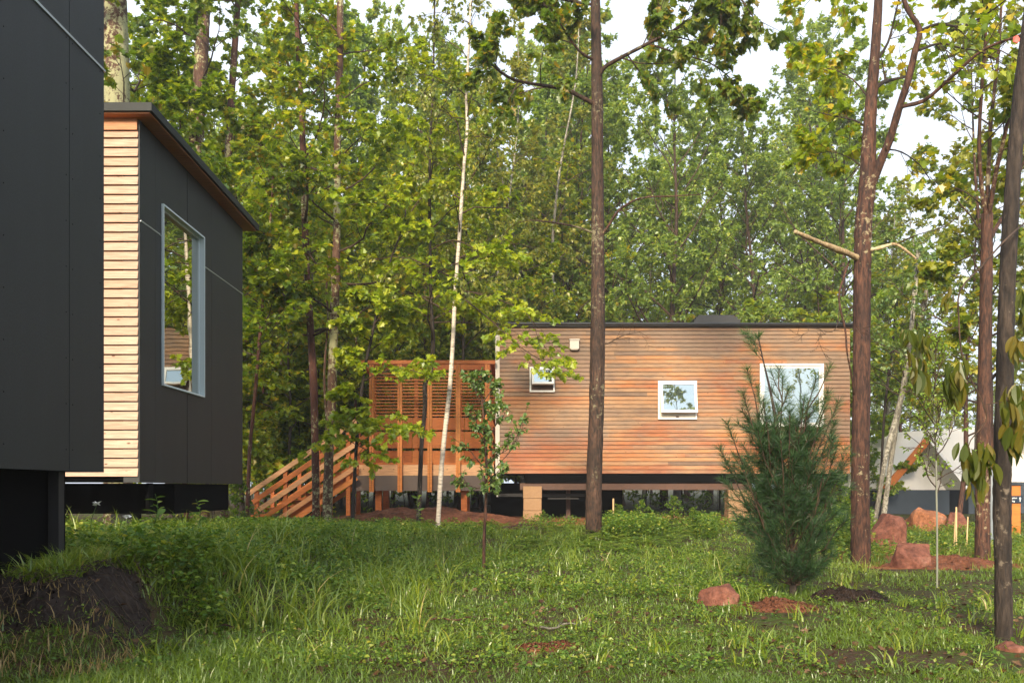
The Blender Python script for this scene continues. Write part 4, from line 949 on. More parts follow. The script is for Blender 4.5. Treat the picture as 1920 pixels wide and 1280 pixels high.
# --- small staked sapling right
root, P_, R_ = hero('young_birch', 'thin young birch with small leaves and a grey trunk guard, right of the boulders', 'sapling', 7.4,
    [(1757,1098),(1757,1000),(1756,930),(1755,860),(1752,780),(1748,700),(1745,640)], [3.6,3.6,3.6,3.2,3,2.5,2], M['guard'], 221, 8, .05)
g = Grow(222, children=(5,4), ratio=(.5,.5), flat=.2, angle=42, leafn=3, trop=.05, wig=.15)
auto_limbs(g,P_,R_,.78,2.0,18,.42,.28,55,25)
hero_crown(root,g,'ovate',.026,M['leaf_dark'],droop=.6)
# --- leaning pale trunks on the right
for i,(lst, w, lab) in enumerate((([(1640,935),(1662,850),(1690,740),(1706,640),(1716,540),(1722,470)],9,'leaning grey birch stem between the forked oak and the white roof'),([(1655,930),(1680,800),(1700,700),(1735,560),(1748,480)],10,'leaning pale birch stem rising in front of the white roof'),([(1648,900),(1658,780),(1672,660),(1682,560)],5,'thin dark stem leaning beside the forked oak'))):
    root, P_, R_ = hero('leaning_birch', lab, 'tree', 20.0+i, lst, [w]*len(lst), M['bark_grey' if i<2 else 'bark_dark'], 230+i, 8, .05)
    g = Grow(240+i, children=(5,4), ratio=(.45,.45), flat=.3, angle=45, leafn=5, trop=-.03)
    auto_limbs(g,P_,R_,3.0,P_[-1].z,12,1.3,.8,60,30)
    hero_crown(root,g,'ovate',.085,M['leaf_dark' if i else 'leaf_aspen'])

# ------------------------------------------------------------------ young white pine
def make_pine():
    D = 6.75; rr = random.Random(9); rng = np.random.default_rng(9)
    base = P(1487,1112,D); base.z = gzs(base.x,base.y)-.02
    root = empty('young_pine', base.copy(), 'bushy young pine with long soft needles in front of the cabin', 'pine tree')
    tp = [base, P(1486,1040,D), P(1478,960,D), P(1468,880,D), P(1458,810,D), P(1446,740,D), P(1432,680,D), P(1422,632,D)]
    b, P_, R_ = trunk_mesh(tp, [.030,.026,.022,.018,.014,.010,.006,.004], 4, 8, 3, .2); b.build('trunk', M['bark_dark'], root)
    twigs = []   # (pts, r, needle start)
    def go(p, tip, r, bend=.12):
        L = (tip-p).length; mid = p.lerp(tip,.5)+Vector((rr.uniform(-1,1)*.04,rr.uniform(-1,1)*.04,-bend*L)); q1 = p.lerp(tip,.22)+Vector((0,0,-bend*.6*L)); q3 = p.lerp(tip,.78)+Vector((0,0,-bend*.6*L))
        return [p, q1, mid, q3, tip]
    tops = [(1395,697,-.1),(1468,690,.1),(1556,690,0),(1380,742,-.2),(1532,748,.2),(1561,735,.1),(1562,758,-.1),(1358,797,-.1),(1362,840,.2),(1578,836,.1),(1505,720,-.3),(1440,720,.3),(1410,760,-.3),(1490,700,.3),(1545,800,-.2),(1450,780,-.4),(1515,775,-.35),(1400,810,-.3),(1380,880,-.2),(1570,880,-.1),(1475,760,-.4),(1430,830,-.45),(1525,830,-.4)]
    for a, b_, dz in tops:
        tip = P(a,b_,D); tip.y += dz
        s = (Vector((tip.x,tip.y,0))-Vector((base.x,base.y,0))).length
        h = max(.25, tip.z-.35-s*1.0*rr.uniform(.8,1.1)); p, _ = at_height(P_, min(h,1.7))
        if rr.random() < .3: p.z -= .1
        twigs.append((go(p, tip, .008), .009, 0))
    prof = lambda z: np.interp(z, [0,.15,.35,.6,.85,1.1,1.3,1.5,1.8],[.07,.18,.32,.40,.40,.32,.20,.12,.05])
    for k in range(96):
        z = .08+1.24*((k+rr.random())/96)**.95; p, _ = at_height(P_, max(.08, z-.18)); a = k*2.4+rr.uniform(-.3,.3)
        R = float(prof(z))*rr.uniform(.5,1.22); tip = Vector((p.x+math.cos(a)*R, p.y+math.sin(a)*R, z+R*.45)); twigs.append((go(p,tip,.006), .006, 1))
    allp = []
    w = MB(); pos = []; dr = []
    def tuft_line(pts, t0, step, dens):
        n = len(pts)-1; L = sum((pts[i+1]-pts[i]).length for i in range(n)); m = max(3,int(L*(1-t0)/step))
        for j in range(m+1):
            t_ = t0+(1-t0)*j/m; q = t_*n; i = min(int(q),n-1); p = pts[i].lerp(pts[i+1],q-i); d = (pts[i+1]-pts[i]).normalized()
            k = dens if j < m else dens*3
            for _ in range(k): pos.append(p); dr.append(d)
    twigs.append(([P_[-6],P_[-4],P_[-3],P_[-2],P_[-1]], .006, 0))
    for pts, r, ty in twigs:
        w.tube(pts, [r,r*.85,r*.7,r*.55,r*.4], 5, 0, cap=False)
        tuft_line(pts, .86 if ty == 0 else .45, .010 if ty == 0 else .016, 9 if ty == 0 else 8)
        n = 4 if ty == 0 else 3
        for k in range(n):
            t_ = (.22+.5*(k+rr.random()*.6)/n) if ty == 0 else (.35+.55*(k+rr.random()*.6)/n); i = min(int(t_*4),3); p = pts[i].lerp(pts[i+1], t_*4-i); d = (pts[i+1]-pts[i]).normalized()
            o = Vector((rr.gauss(0,1),rr.gauss(0,1),rr.gauss(0,.5))); o = (o-d*o.dot(d)).normalized(); L = rr.uniform(.10,.22)
            e = p+(d*.75+o*.65+Vector((0,0,.25))).normalized()*L; mm = p.lerp(e,.5)+Vector((0,0,-.01))
            w.tube([p,mm,e],[r*.45,r*.4,r*.3],4,0,cap=False); tuft_line([p,mm,e], .4, .014, 8)
    n = len(pos); pos = np.array([tuple(p) for p in pos]); d = np.array([tuple(p) for p in dr])
    o = rng.normal(0,1,(n,3)); o -= d*(o*d).sum(1)[:,None]; o /= np.linalg.norm(o,axis=1)[:,None]
    a = rng.uniform(.25,.95,n)[:,None]; nd = d*(1-a*.55)+o*a; nd /= np.linalg.norm(nd,axis=1)[:,None]
    L = rng.uniform(.06,.105,n)[:,None]; sd = np.cross(nd, rng.normal(0,1,(n,3))); sd /= np.linalg.norm(sd,axis=1)[:,None]; wd = .00115
    tip = pos+nd*L; tip[:,2] -= .006*rng.random(n); mid = pos+nd*L*.5
    V = np.stack([pos-sd*wd, pos+sd*wd, mid+sd*wd, tip, mid-sd*wd],1).reshape(-1,3)
    f = np.arange(n)[:,None]*5+np.array([0,1,2,3,4])[None,:]
    ht = np.clip((pos[:,2]-1.0)/1.2,0,1)
    c = MB(); c.add(V, f, 0, np.clip(rng.random(n)*.7+ht*.35,0,1)); c.build('crown', M['needle'], root)
    w.build('branchwork', M['bark_twig'], root)
    t_ = MB(); p = P(1543,905,6.9); t_.add([tuple(p+Vector(v)) for v in ((-.008,0,.045),(.012,.004,.05),(.03,-.004,.0),(.016,.0,-.05),(-.006,.006,-.02),(-.006,.01,.045),(.014,.014,.05),(.032,.006,.0),(.018,.01,-.05),(-.004,.016,-.02))],[(0,1,2,3,4),(9,8,7,6,5)]); 
    t_.add([tuple(p+Vector(v)) for v in ((-.01,0,.045),(.01,0,.05),(-.01,.0,.10),(-.016,.0,.09))],[(0,1,2,3)])
    tag(t_.build('marker_tag', M['tape']), 'green plastic tag tied in the young pine', 'tag')
make_pine()

# ------------------------------------------------------------------ boulders and dirt
def rock(name, px, py, D, wpx, hpx, seed, mat, label, cat='boulder', depth=None, npts=12, disp=.05, group=None, sink=.15, flatz=1.0):
    rng = np.random.default_rng(seed); w = wpx*D/F/2; h = hpx*D/F; dp = depth or w*.9
    bm = bmesh.new()
    for _ in range(npts):
        v = rng.normal(0,1,3); v /= np.linalg.norm(v); v[2] = min(abs(v[2])*1.35, 1.0)-.12; bm.verts.new((v[0]*w*rng.uniform(.9,1.08), v[1]*dp*rng.uniform(.85,1.05), v[2]*h*1.02))
    for a in range(7):
        bm.verts.new((math.cos(a*.9)*w*.8, math.sin(a*.9)*dp*.8, -.12*h-.05))
    res = bmesh.ops.convex_hull(bm, input=bm.verts)
    bmesh.ops.delete(bm, geom=[e for e in res['geom_interior'] if isinstance(e, bmesh.types.BMVert)], context='VERTS')
    bmesh.ops.bevel(bm, geom=list(bm.edges), offset=w*.022, segments=2, affect='EDGES')
    bmesh.ops.triangulate(bm, faces=bm.faces); bmesh.ops.subdivide_edges(bm, edges=bm.edges, cuts=3, use_grid_fill=True)
    me = bpy.data.meshes.new(name); bm.normal_update(); 
    from mathutils import noise as nz
    for v in bm.verts:
        q = v.co*(2.2/w)+Vector((seed,0,0)); v.co += v.normal*((nz.fractal(q,1.0,2.0,4)*1.6+nz.noise(q*4.5)*.35)*w*disp)
    bm.to_mesh(me); bm.free(); me.materials.append(M[mat])
    for p in me.polygons: p.use_smooth = False
    o = bpy.data.objects.new(name, me); COL.objects.link(o); c = P(px,py,D); o.location = (c.x, D, gzs(c.x,D)-h*sink*.2)
    return tag(o, label, cat, group)
rock('boulder',1662,1018,12.0,92,74,1,'rock','large red sandstone boulder just right of the forked oak',disp=.04)
rock('boulder',1711,1062,9.2,84,54,7,'rock','smaller rounded red boulder on the grass below the large one',disp=.035)
rock('boulder',1738,985,16.5,92,50,3,'rock_orange','orange and grey sandstone boulder behind the others',disp=.04)
rock('boulder',1786,985,16.0,56,44,13,'rock','greyish boulder touching the orange one, behind the young birch',disp=.04)
rock('boulder',1255,965,18.5,46,16,14,'rock_orange','flat orange rock in the clay under the cabin edge',disp=.05)
rock('rock',1350,1134,6.3,92,40,5,'rock','pink brown rock lying in the grass left of the young pine','rock',disp=.04)
rock('rock',1895,1215,4.6,60,18,19,'rock','small red rock at the foot of the dark trunk on the right','rock',disp=.05)

def heap(name, px, D, wpx, hgt, depth, seed, mat, label, rough=.5, zoff=0.0, kind=None):
    rng = np.random.default_rng(seed); n, m_ = 150, 96; w = wpx*D/F/2; cx_ = PX(px,D)
    u = np.linspace(-1.15,1.15,n); v = np.linspace(-1.15,1.15,m_); U, W = np.meshgrid(u,v)
    r = np.sqrt(U**2+W**2)+.35*(vnoise(U,W,1.7,seed)-.5); H = np.clip(1-r,0,1)**.75
    nz_ = (vnoise(U,W,3.4,seed+1)+.6*vnoise(U,W,8,seed+2)+.5*vnoise(U,W,17,seed+3)+.35*vnoise(U,W,34,seed+4))/2.45
    X = cx_+U*w+.004*rng.normal(0,1,U.shape); Y = D+W*depth+.004*rng.normal(0,1,U.shape)
    Z = gz(X,Y)+H*hgt*(1-rough+2*rough*nz_)+np.where(H>0,rng.normal(0,.0035,U.shape),-.03)+zoff*H+np.minimum(H*3,1)*(.075 if mat=='soil_black' and wpx>200 else .05)*(nz_-.5)
    Z = np.where(H<=0, gz(X,Y)-.05, Z)
    idx = np.arange(n*m_).reshape(m_,n); f = np.stack([idx[:-1,:-1].ravel(),idx[:-1,1:].ravel(),idx[1:,1:].ravel(),idx[1:,:-1].ravel()],1)
    b = MB(); b.add(np.stack([X,Y,Z],-1).reshape(-1,3),f,0,0.0,True)
    return tag(b.build(name, M[mat]), label, 'dirt mound')
heap('dirt_mound',100,4.60,330,.05,.58,31,'soil_black','dark black soil bank crumbling at the left edge below the charcoal cabin',.45)
heap('dirt_mound',1452,5.95,150,.06,.22,32,'soil_red','red brown dirt heap in front of the young pine')
heap('dirt_mound',1590,6.5,150,.085,.25,33,'soil_black','dark clod heap to the right of the young pine')
heap('dirt_mound',1030,4.55,130,.035,.14,34,'soil_red','small heap of red crumbs in the near grass')
heap('dirt_mound',1780,9.3,230,.11,.45,35,'soil_red','orange clay pile at the foot of the red barked tree')
heap('dirt_mound',990,15.6,110,.10,.6,36,'soil_brown','brown earth pile in front of the block pier')
heap('dirt_mound',800,18.0,460,.27,.9,37,'soil_red','long low bank of orange clay in front of the deck')

# ------------------------------------------------------------------ far buildings, sign, posts
def make_aframe(name, label, D, ax, ay, hw, yb, length, base_h, skew):
    root = empty(name, (PX(ax,D), D, gzs(PX(ax,D),D)), label, 'building')
    ap = P(ax,ay,D); zb = PZ(yb,D); w = hw*D/F; s = Vector((skew,length,0))
    def slab(name, a, b, c_, d, th, mat):
        n = (b-a).cross(c_-b).normalized()*th; k = MB(); k.add([tuple(q) for q in (a,b,c_,d)]+[tuple(q+n) for q in (a,b,c_,d)],[(3,2,1,0),(4,5,6,7),(0,1,5,4),(1,2,6,5),(2,3,7,6),(3,0,4,7)]); return k.build(name, M[mat], root)
    L = Vector((ap.x-w,D,zb)); R = Vector((ap.x+w,D,zb)); o = Vector((0,-.5,0))
    slab('roof_slope', L+o, ap+o, ap+s, L+s, .08, 'canvas'); slab('roof_slope', ap+o, R+o, R+s, ap+s, .08, 'canvas')
    k = MB(); g_ = ap-Vector((0,0,.25)); k.add([tuple(L+Vector((.25,.3,0))),tuple(R+Vector((-.25,.3,0))),tuple(g_+Vector((0,.3,0))),tuple(L+Vector((.25,.4,0))),tuple(R+Vector((-.25,.4,0))),tuple(g_+Vector((0,.4,0)))],[(0,1,2),(5,4,3)]); k.build('gable_wall', M['canvas'], root)
    for e in (L,):
        k = MB(); dn = (e-ap).normalized(); q = Vector((0,-.52,0)); k.bar(ap+q-Vector((0,0,.12)), e+q-Vector((0,0,.0))-dn*0, .1, .22, 0, .4); k.build('rake_board', M['cedar'], root)
    k = MB(); k.box((ap.x-w+.3,D+.2,gzs(ap.x,D)-.3),(ap.x+w-.2,D+length*.8,zb-.01)); k.build('base_wall', M['slate'], root)
make_aframe('white_roofed_building','small white roofed A-frame building with an orange rake board, behind the boulders',27,1722,821,76,918,4,1,-1.3)
make_aframe('white_roofed_building','second white roofed building half hidden behind the dark trunks at the right edge',28,1905,800,100,903,4,1,-2.5)

def make_sign():
    D = 15.0; x0, x1 = PX(1893,D), PX(1913.5,D); z = gzs(x0,D)
    root = empty('sign_post', ((x0+x1)/2,D,z), 'orange timber post carrying a small navy direction sign at the right edge', 'sign')
    k = MB(); k.box((x0,D,z-.1),(x1,D+.18,PZ(910,D)),0,.3); k.build('post', M['cedar'], root)
    k = MB(); k.box((x0-.02,D-.02,PZ(910,D)+.001),(x1+.02,D+.2,PZ(908,D))); k.build('cap', M['steel'], root)
    a, b_, zt, zb = PX(1885,D), PX(1916,D), PZ(929,D), PZ(942.5,D)
    k = MB(); k.box((a,D-.03,zb),(b_,D-.004,zt)); s = k.build('sign_board', M['navy'], root)
    for body, y, sz in (('Reception', zb+(zt-zb)*.60, .042), ('Building', zb+(zt-zb)*.18, .042)):
        cu = bpy.data.curves.new('lettering','FONT'); cu.body = body; cu.size = sz; cu.extrude = .001; cu.offset = .0006
        tmp = bpy.data.objects.new('tmp', cu); me = bpy.data.meshes.new_from_object(tmp); bpy.data.objects.remove(tmp)
        o = bpy.data.objects.new('lettering', me); COL.objects.link(o); me.materials.clear(); me.materials.append(M['signwhite'])
        o.location = (a+.015,D-.032,y); o.rotation_euler = (math.radians(90),0,0); o.parent = s
    ar = MB(); cx_ = b_-.05; zc = (zt+zb)/2
    ar.add([(cx_-.006,D-.033,zc-.04),(cx_+.006,D-.033,zc-.04),(cx_+.006,D-.033,zc+.01),(cx_-.006,D-.033,zc+.01)],[(0,1,2,3)]); ar.add([(cx_-.02,D-.033,zc+.01),(cx_+.02,D-.033,zc+.01),(cx_,D-.033,zc+.045)],[(0,1,2)]); ar.build('arrow', M['signwhite'], s)
make_sign()
def simple_post(name, px, py0, D, w, mat, label, cat, lean=0, py1=None):
    x = PX(px,D); z = gzs(x,D)-.05; k = MB(); zt = PZ(py0,D)
    k.tube([(x,D,z),(x+lean*.5,D,(z+zt)/2),(x+lean,D,zt-.02),(x+lean,D,zt)],[w,w,w,w*.8],10); return tag(k.build(name, M[mat]), label, cat)
simple_post('steel_post',1859,880,13.0,.035,'greypost','plain grey steel post between the two rightmost trunks','post')
simple_post('wooden_stake',1793,950,12.5,.012,'stake','short pale wooden stake in the grass right of the boulders','stake')
simple_post('wooden_stake',1812,968,12.0,.009,'stake','very thin pale stake beside the red barked trunk','stake',.02)
simple_post('wooden_stake',1150,934,19.2,.02,'stake','short white stake in front of the gap under the cabin','stake')
simple_post('wooden_stake',1788,958,11.6,.010,'stake','weathered stake leaning between the boulders and the thin birch','stake',.03)
k = MB(); c_ = P(1906,74,6.5); k.add([tuple(c_+Vector(v)) for v in ((-.02,0,.02),(.01,.005,.035),(.03,0,.0),(.005,-.005,-.03),(-.02,.004,-.015),(-.02,.008,.02),(.01,.013,.035),(.03,.008,.0),(.005,.003,-.03),(-.02,.012,-.015))],[(0,1,2,3,4),(9,8,7,6,5)])
tag(k.build('ribbon', M['pinkribbon']), 'pink ribbon tied high in the bare twigs at the top right', 'ribbon')

# ------------------------------------------------------------------ grass, weeds, ferns
def keep(x, y):
    bad = ((x > -4.6)&(x < 8.2)&(y > 19.7))|((x/y > .425)&(x/y < .475)&(y>11.2)&(y<12.6))|((x/y > .44)&(x/y < .50)&(y>8.7)&(y<9.6))|((x/y > .22)&(x/y < .265)&(y>6.05)&(y<6.5)) | ((x < -2.66)&(y < 4.7)&(y>3.9))|((x < -3.4)&(y < 5.2)) 
    return ~bad
def soilmask(x, y):   # 1 where bare soil lies
    m = np.zeros_like(x)
    for px, D, wpx, dp in ((105,4.57,340,.50),(1452,5.95,140,.2),(1590,6.5,140,.22),(1030,4.55,110,.12),(1780,9.3,210,.4),(990,15.6,100,.5),(800,18.0,440,.85)):
        cx_ = (px-CX)*D/F; w = wpx*D/F/2; m = np.maximum(m, 1-sstep(.7,1.1,np.sqrt(((x-cx_)/w)**2+((y-D)/dp)**2)))
    return m
def blades(mb, rng, x, y, h, w, bend, rnd, seg=3, mat=0):
    n = len(x); z = gz(x,y)-.01; a = rng.random(n)*2*math.pi; dx, dy = np.cos(a), np.sin(a)
    face = a+math.pi/2+rng.normal(0,.5,n); sx_, sy_ = np.cos(face), np.sin(face)
    L = []
    for i in range(seg+1):
        t_ = i/seg; off = bend*h*t_**2; zz = h*(t_-.38*np.minimum(bend,1.4)*t_**3); ww = w*(1-t_**1.7)
        cx_ = x+dx*off; cy_ = y+dy*off; cz = z+zz
        if i < seg: L.append(np.stack([cx_-sx_*ww,cy_-sy_*ww,cz],1)); L.append(np.stack([cx_+sx_*ww,cy_+sy_*ww,cz],1))
        else: L.append(np.stack([cx_,cy_,cz],1))
    V = np.stack(L,1); k = V.shape[1]; base = np.arange(n)*k
    mb.add(V.reshape(-1,3), np.stack([base,base+1,base+3,base+2],1), mat, rnd); off = mb.n-n*k
    for i in range(1,seg-1): mb.Fc.append((np.stack([base+2*i,base+2*i+1,base+2*i+3,base+2*i+2],1)+off, mat, rnd, False))
    i = seg-1; mb.Fc.append((np.stack([base+2*i,base+2*i+1,base+2*i+2],1)+off, mat, rnd, False))
def sample(rng, n, d0, d1, r0=-.84, r1=.84):
    y = d0*(d1/d0)**rng.random(n); x = y*rng.uniform(r0,r1,n); return x, y
def make_lawn():
    rng = np.random.default_rng(50); b = MB()
    x, y = sample(rng, 400000, 3.0, 20)
    nn = vnoise(x,y,1.1,5)*.6+vnoise(x,y,3.2,6)*.4; bare = vnoise(x,y,1.9,8)
    right = sstep(.12,.3,x/y)
    thin = np.clip((bare-.50+.10*right)*4,0,1)*(.6+.38*right)
    farr = sstep(15.3,17.0,y)*1.45
    k = keep(x,y)&(rng.random(len(x)) > thin)&(rng.random(len(x)) > soilmask(x,y)*.97)&(rng.random(len(x)) > farr*.65)&(rng.random(len(x)) > .8*sstep(15.6,16.4,y)*sstep(-3.9,-3.4,x)*sstep(.3,-.2,x))
    x, y, nn = x[k], y[k], nn[k]; n = len(x)
    h = (.02+.065*rng.random(n)**1.5)*(.5+1.1*nn)*(.8+.45*sstep(6,11,y)); h = h*(1+.5*sstep(-.05,-.3,x/y))
    w = (.0015+.0030*rng.random(n)**2)*(1+.10*(y-4)); yel = np.clip((vnoise(x,y,.9,9)-.35)*1.2,0,1)
    rnd = np.clip(.15+.5*rng.random(n)*(.5+yel)+.30*yel*right[k]+(.4*(rng.random(n)<.02)),0,1)
    blades(b, rng, x, y, h, w, rng.uniform(.2,1.8,n), rnd)
    tag(b.build('lawn_grass', M['grass']), 'short rough grass covering the clearing', 'grass', kind='stuff')
    # tall arching grass tufts
    b = MB(); xs=[]; ys=[]; hs=[]
    tr = [(-.62,-.1,5.0,8.8,260),(-.2,.42,6.6,12,150),(.30,.62,9.5,16,240),(-.3,.1,9,16,200),(-.60,.6,4.0,6.5,90)]
    for r0,r1,d0,d1,n in tr:
        cx_, cy_ = sample(rng, n, d0, d1, r0, r1); ok = keep(cx_,cy_)&(soilmask(cx_,cy_) < .3); cx_, cy_ = cx_[ok], cy_[ok]
        for a, c_ in zip(cx_, cy_):
            m_ = rng.integers(9,22); near = (d1 <= 6.5); hh = rng.uniform(.10,.20) if near else rng.uniform(.14,.34)*(1.15 if a/c_ < -.05 and c_<9 else .9)
            xs.append(a+rng.normal(0,.035,m_)); ys.append(c_+rng.normal(0,.035,m_)); hs.append(hh*rng.uniform(.6,1.15,m_))
    for q in range(560):
        a, c_ = (rng.uniform(-3.1,-1.75), rng.uniform(4.95,5.7)) if q < 330 else (rng.uniform(-2.60,-2.32), rng.uniform(4.35,5.3)); m_ = rng.integers(8,18); hh = rng.uniform(.10,.22)
        xs.append(a+rng.normal(0,.03,m_)); ys.append(c_+rng.normal(0,.03,m_)); hs.append(hh*rng.uniform(.6,1.15,m_))
    x, y, h = map(np.concatenate,(xs,ys,hs)); n = len(x)
    blades(b, rng, x, y, h, .0025+.0035*rng.random(n), rng.uniform(.3,1.5,n), np.clip(.25+.6*rng.random(n)+.2*(rng.random(n)<.15),0,1), 5)
    tag(b.build('tall_grass', M['grass']), 'taller arching grass tufts across the clearing', 'grass', kind='stuff')
    # weeds: low leafy plants
    b = MB(); pos=[]; dr=[]; sz=[]
    tw = [(-.64,-.34,4.95,5.8,420,.10,.26,.038),(-.66,-.15,5.6,8.5,1400,.07,.20,.032),(-.30,.30,6.5,13,1700,.05,.15,.032),(.11,.24,12.6,15.2,800,.15,.38,.045),(.01,.30,14.2,17,450,.08,.26,.042),(-.62,.60,3.9,7.5,1700,.025,.08,.022),(.36,.62,9.5,19,900,.06,.22,.042),(.36,.42,10.5,17,260,.25,.5,.05),(-.34,-.02,13.0,15.4,600,.08,.22,.045),(-.45,-.12,8.5,15,1500,.06,.18,.036)]
    for r0,r1,d0,d1,n,h0,h1,ls in tw:
        cx_, cy_ = sample(rng, n, d0, d1, r0, r1); dens = vnoise(cx_,cy_,1.3,12)*.6+vnoise(cx_,cy_,4.0,15)*.4; ok = keep(cx_,cy_)&(soilmask(cx_,cy_) < .25)&(dens > .36); cx_, cy_ = cx_[ok], cy_[ok]; zz = gz(cx_,cy_)
        for a, c_, z_ in zip(cx_, cy_, zz):
            H = rng.uniform(h0,h1); m_ = int(7+H*75); t_ = rng.random(m_)**.7; an = np.arange(m_)*2.4+rng.random()*6
            lx, ly = rng.normal(0,.15,2); R = .015+H*.20*(1-t_*.6)*rng.random(m_)
            p = np.stack([a+np.cos(an)*R+lx*H*t_, c_+np.sin(an)*R+ly*H*t_, z_+H*t_],1); pos.append(p)
            dr.append(np.stack([np.cos(an),np.sin(an),.35*np.ones(m_)],1)); sz.append(np.full(m_, ls*(1-.35*rng.random())))
    p = np.concatenate(pos); d = np.concatenate(dr); s = np.concatenate(sz)
    for lo, hi in ((0,.018),(.018,.025),(.025,.03),(.03,.035),(.035,.04),(.04,.05),(.05,.09)):
        k = (s>=lo)&(s<hi)
        if k.any(): add_leaves(b, p[k], d[k], float(s[k].mean()), 'ovate', rng, 0, droop=.25, jit=.4)
    tag(b.build('undergrowth', M['weed']), 'low leafy weeds scattered through the grass', 'undergrowth', kind='stuff')
    # ferns
    b = MB()
    tf = [(-.46,-.22,8.2,14.5,420,.12,.22),(-.40,.0,13,18.5,260,.16,.28),(.0,.22,10.5,15,120,.16,.28)]
    for r0,r1,d0,d1,n,h0,h1 in tf:
        cx_, cy_ = sample(rng, n, d0, d1, r0, r1)
        for a, c_ in zip(cx_, cy_):
            if not keep(np.array([a]),np.array([c_]))[0] or soilmask(np.array([a]),np.array([c_]))[0] > .2: continue
            z_ = gzs(a,c_); H = rng.uniform(h0,h1); nf = rng.integers(6,10)
            for q in range(nf):
                an = q*6.283/nf+rng.normal(0,.3); L = H*rng.uniform(.9,1.4); m_ = 20; t_ = np.linspace(.12,1,m_)
                rx = a+np.cos(an)*L*t_*.85; ry = c_+np.sin(an)*L*t_*.85; rz = z_+L*(t_*.75-.55*t_**2.2)
                ll = L*.26*np.sin(np.clip(t_*1.05,0,1)*math.pi*.92+.12)+.004; ww = L*.018
                for sg in (-1,1):
                    ox, oy = -math.sin(an)*sg, math.cos(an)*sg; fx_, fy_ = math.cos(an)*.35, math.sin(an)*.35
                    p0 = np.stack([rx,ry,rz],1); tp = p0+np.stack([(ox+fx_)*ll,(oy+fy_)*ll,-.15*ll],1); md = (p0*.55+tp*.45); off = np.array([math.cos(an),math.sin(an),0])*ww
                    V = np.stack([p0,md-off,tp,md+off],1).reshape(-1,3); f = np.arange(m_)[:,None]*4+np.array([0,1,2,3])[None,:]
                    b.add(V,f,0,np.full(m_, rng.random()))
    tag(b.build('fern_undergrowth', M['fern']), 'feathery ferns around the charcoal cabin and deck', 'undergrowth', kind='stuff')
    # leaf litter and clods on the floor
    b = MB(); x, y = sample(rng, 5000, 3.8, 19); ok = keep(x,y); x, y = x[ok], y[ok]
    add_leaves(b, np.stack([x,y,gz(x,y)+.012],1), np.stack([np.cos(x*99),np.sin(x*99),0*x],1), .034, 'lobed', rng, 0, droop=0, jit=.35)
    tag(b.build('fallen_leaves', M['litter']), 'brown fallen leaves lying in the grass', 'leaves', kind='stuff')
M['litter'] = leaf_mat('dead leaf', [(0,(.03,.016,.010)),(.6,(.08,.04,.022)),(1,(.18,.11,.06))], .1, 0, .02)
make_lawn()

def bank_bits():
    rr = random.Random(3); b = MB()
    for _ in range(110):
        x, y = rr.uniform(-2.6,-1.95), rr.uniform(4.15,5.0); a = rr.uniform(0,6.28); L = rr.uniform(.06,.22); pts = []
        for i in range(5):
            xx, yy = x+math.cos(a)*L*i/4, y+math.sin(a)*L*i/4; pts.append(Vector((xx, yy, gzs(xx,yy)+.05+rr.uniform(-.01,.03)))); a += rr.uniform(-.4,.4)
        b.tube(pts, [.003,.003,.0025,.002,.001], 4, 0, rr.random())
    tag(b.build('exposed_roots', M['bark_twig']), 'tangle of thin roots hanging out of the black soil bank', 'roots', kind='stuff')
    rng = np.random.default_rng(4); n = 420; x = rng.uniform(-2.7,-1.85,n); y = rng.uniform(3.75,4.35,n); b = MB()
    blades(b, rng, x, y, rng.uniform(.05,.13,n), .0022+.001*rng.random(n), rng.uniform(.1,.8,n), rng.uniform(.9,1.0,n))
    tag(b.build('dry_grass', M['straw']), 'dry straw coloured stubble at the foot of the black soil bank', 'grass', kind='stuff')
    for k,(px, D, L, lab) in enumerate(((850,5.3,.30,'short reddish stick lying in the near grass'),(400,5.0,.22,'short broken stick near the black soil bank'),(1050,5.05,.26,'thin grey stick lying in the middle of the lawn'),(1265,7.4,.34,'long thin stick lying in the lawn behind the pink rock'),(1640,6.2,.25,'crooked twig beyond the dark clod heap'),(740,15.2,.9,'dark fallen branch lying before the deck'))):
        x = PX(px,D); a = rr.uniform(-.5,.5); pts = []
        for i in range(6): xx, yy = x+math.cos(a)*L*(i/5-.5), D+math.sin(a)*L*(i/5-.5); pts.append(Vector((xx,yy,gzs(xx,yy)+.03+.012*math.sin(i*1.7+k))))
        r = .007 if L < .5 else .022; b = MB(); b.tube(pts,[r,r*.95,r*.9,r*.8,r*.7,r*.5],7,0,0,.2,np.random.default_rng(k)); b.tube([pts[2],pts[2]+Vector((.04*L/.3,.03,.03))],[r*.5,r*.3],5)
        tag(b.build('fallen_stick', M['bark_red' if k==0 else 'bark_grey' if k in (2,3) else 'bark']), lab, 'stick', 'fallen sticks')
M['straw'] = leaf_mat('dry straw', [(0,(.2,.13,.06)),(1,(.36,.26,.12))], .2, 0, .02)
bank_bits()

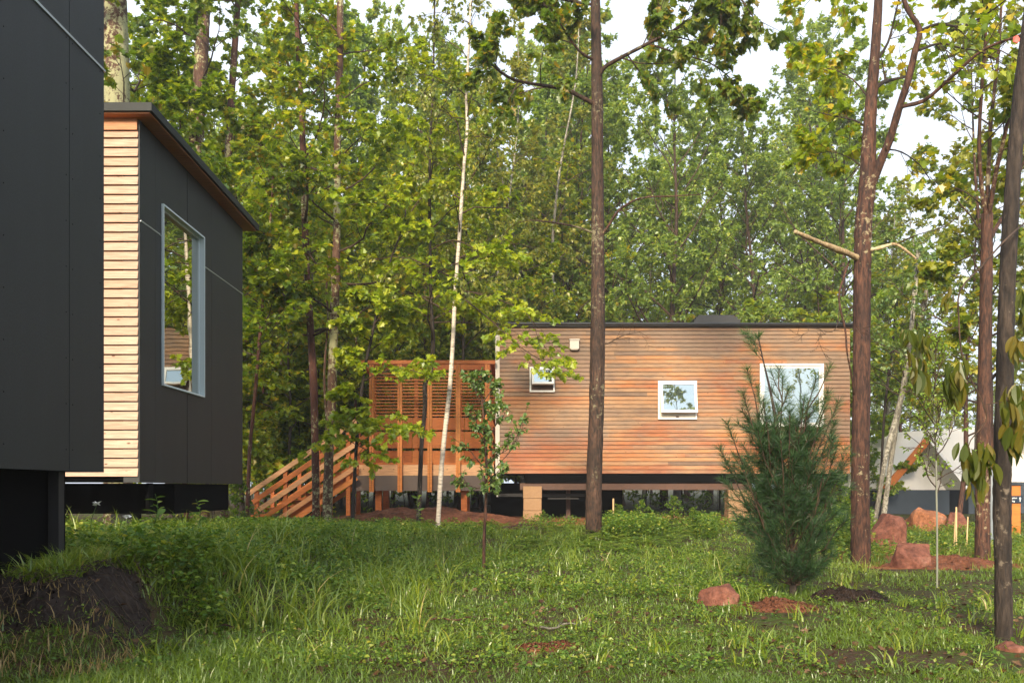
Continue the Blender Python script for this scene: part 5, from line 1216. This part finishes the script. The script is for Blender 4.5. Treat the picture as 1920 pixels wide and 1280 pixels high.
def tall_weed(px, py_top, D, label, flower=False, seed=0):
    rng = np.random.default_rng(seed); x = PX(px,D); z0 = gzs(x,D)-.02; zt = PZ(py_top,D); n = 7
    pts = [Vector((x+.03*math.sin(i*.9+seed)*i/n, D, z0+(zt-z0)*i/n)) for i in range(n+1)]
    root = empty('tall_weed', pts[0].copy(), label, 'weed', None)
    s = MB(); s.tube(pts,[.0045-.0025*i/n for i in range(n+1)],6); s.build('stem', M['weed'], root)
    l = MB(); pos=[]; dr=[]
    m_ = 5 if flower else 16
    for i in range(m_):
        t_ = (.1 if flower else .35)+(.5 if flower else .62)*i/m_; q = t_*n; k = int(q); p = pts[k].lerp(pts[k+1],q-k); a = i*2.5; pos.append(p); dr.append(Vector((math.cos(a),math.sin(a),.5))*2)
    add_leaves(l, pos, dr, .085 if not flower else .06, 'long', rng, 0, droop=.5); l.build('foliage', M['weed'], root)
    if flower:
        f = MB(); lp_=[]; ld_=[]
        for i in range(26): a = i*2.4; lp_.append(pts[-1]); ld_.append(Vector((math.cos(a),math.sin(a),.9-i*.05))*3)
        add_leaves(f, lp_, ld_, .026, 'rhomb', rng, 0, droop=0); f.build('flower_head', M['flower'], root)
tall_weed(175,945,5.9,'tall weed with a round white flower head against the dark gap',True,1)
tall_weed(231,968,6.2,'shorter budding weed stem right of the white flower head',True,2)
tall_weed(290,925,6.4,'tall leafy weed with arching leaves against the shaded gap',False,3)
tall_weed(372,935,7.6,'small upright leafy weed in front of the far end of the shaded gap',False,4)
tall_weed(785,925,15.2,'yellow green weed growing in front of the deck skirt',False,6)

def make_haze():
    b = MB(); b.box((-130,-45,-1.5),(130,140,34)); m = bpy.data.materials.new('haze'); m.use_nodes = True; t = m.node_tree; t.nodes.clear()
    o = t.nodes.new('ShaderNodeOutputMaterial'); v = t.nodes.new('ShaderNodeVolumePrincipled'); v.inputs['Color'].default_value = (.93,.96,1,1); v.inputs['Density'].default_value = HAZE; v.inputs['Anisotropy'].default_value = .2
    t.links.new(v.outputs[0], o.inputs['Volume']); tag(b.build('haze', m), 'thin morning mist between the trees', 'haze', kind='stuff')
HAZE = .0013
make_haze()
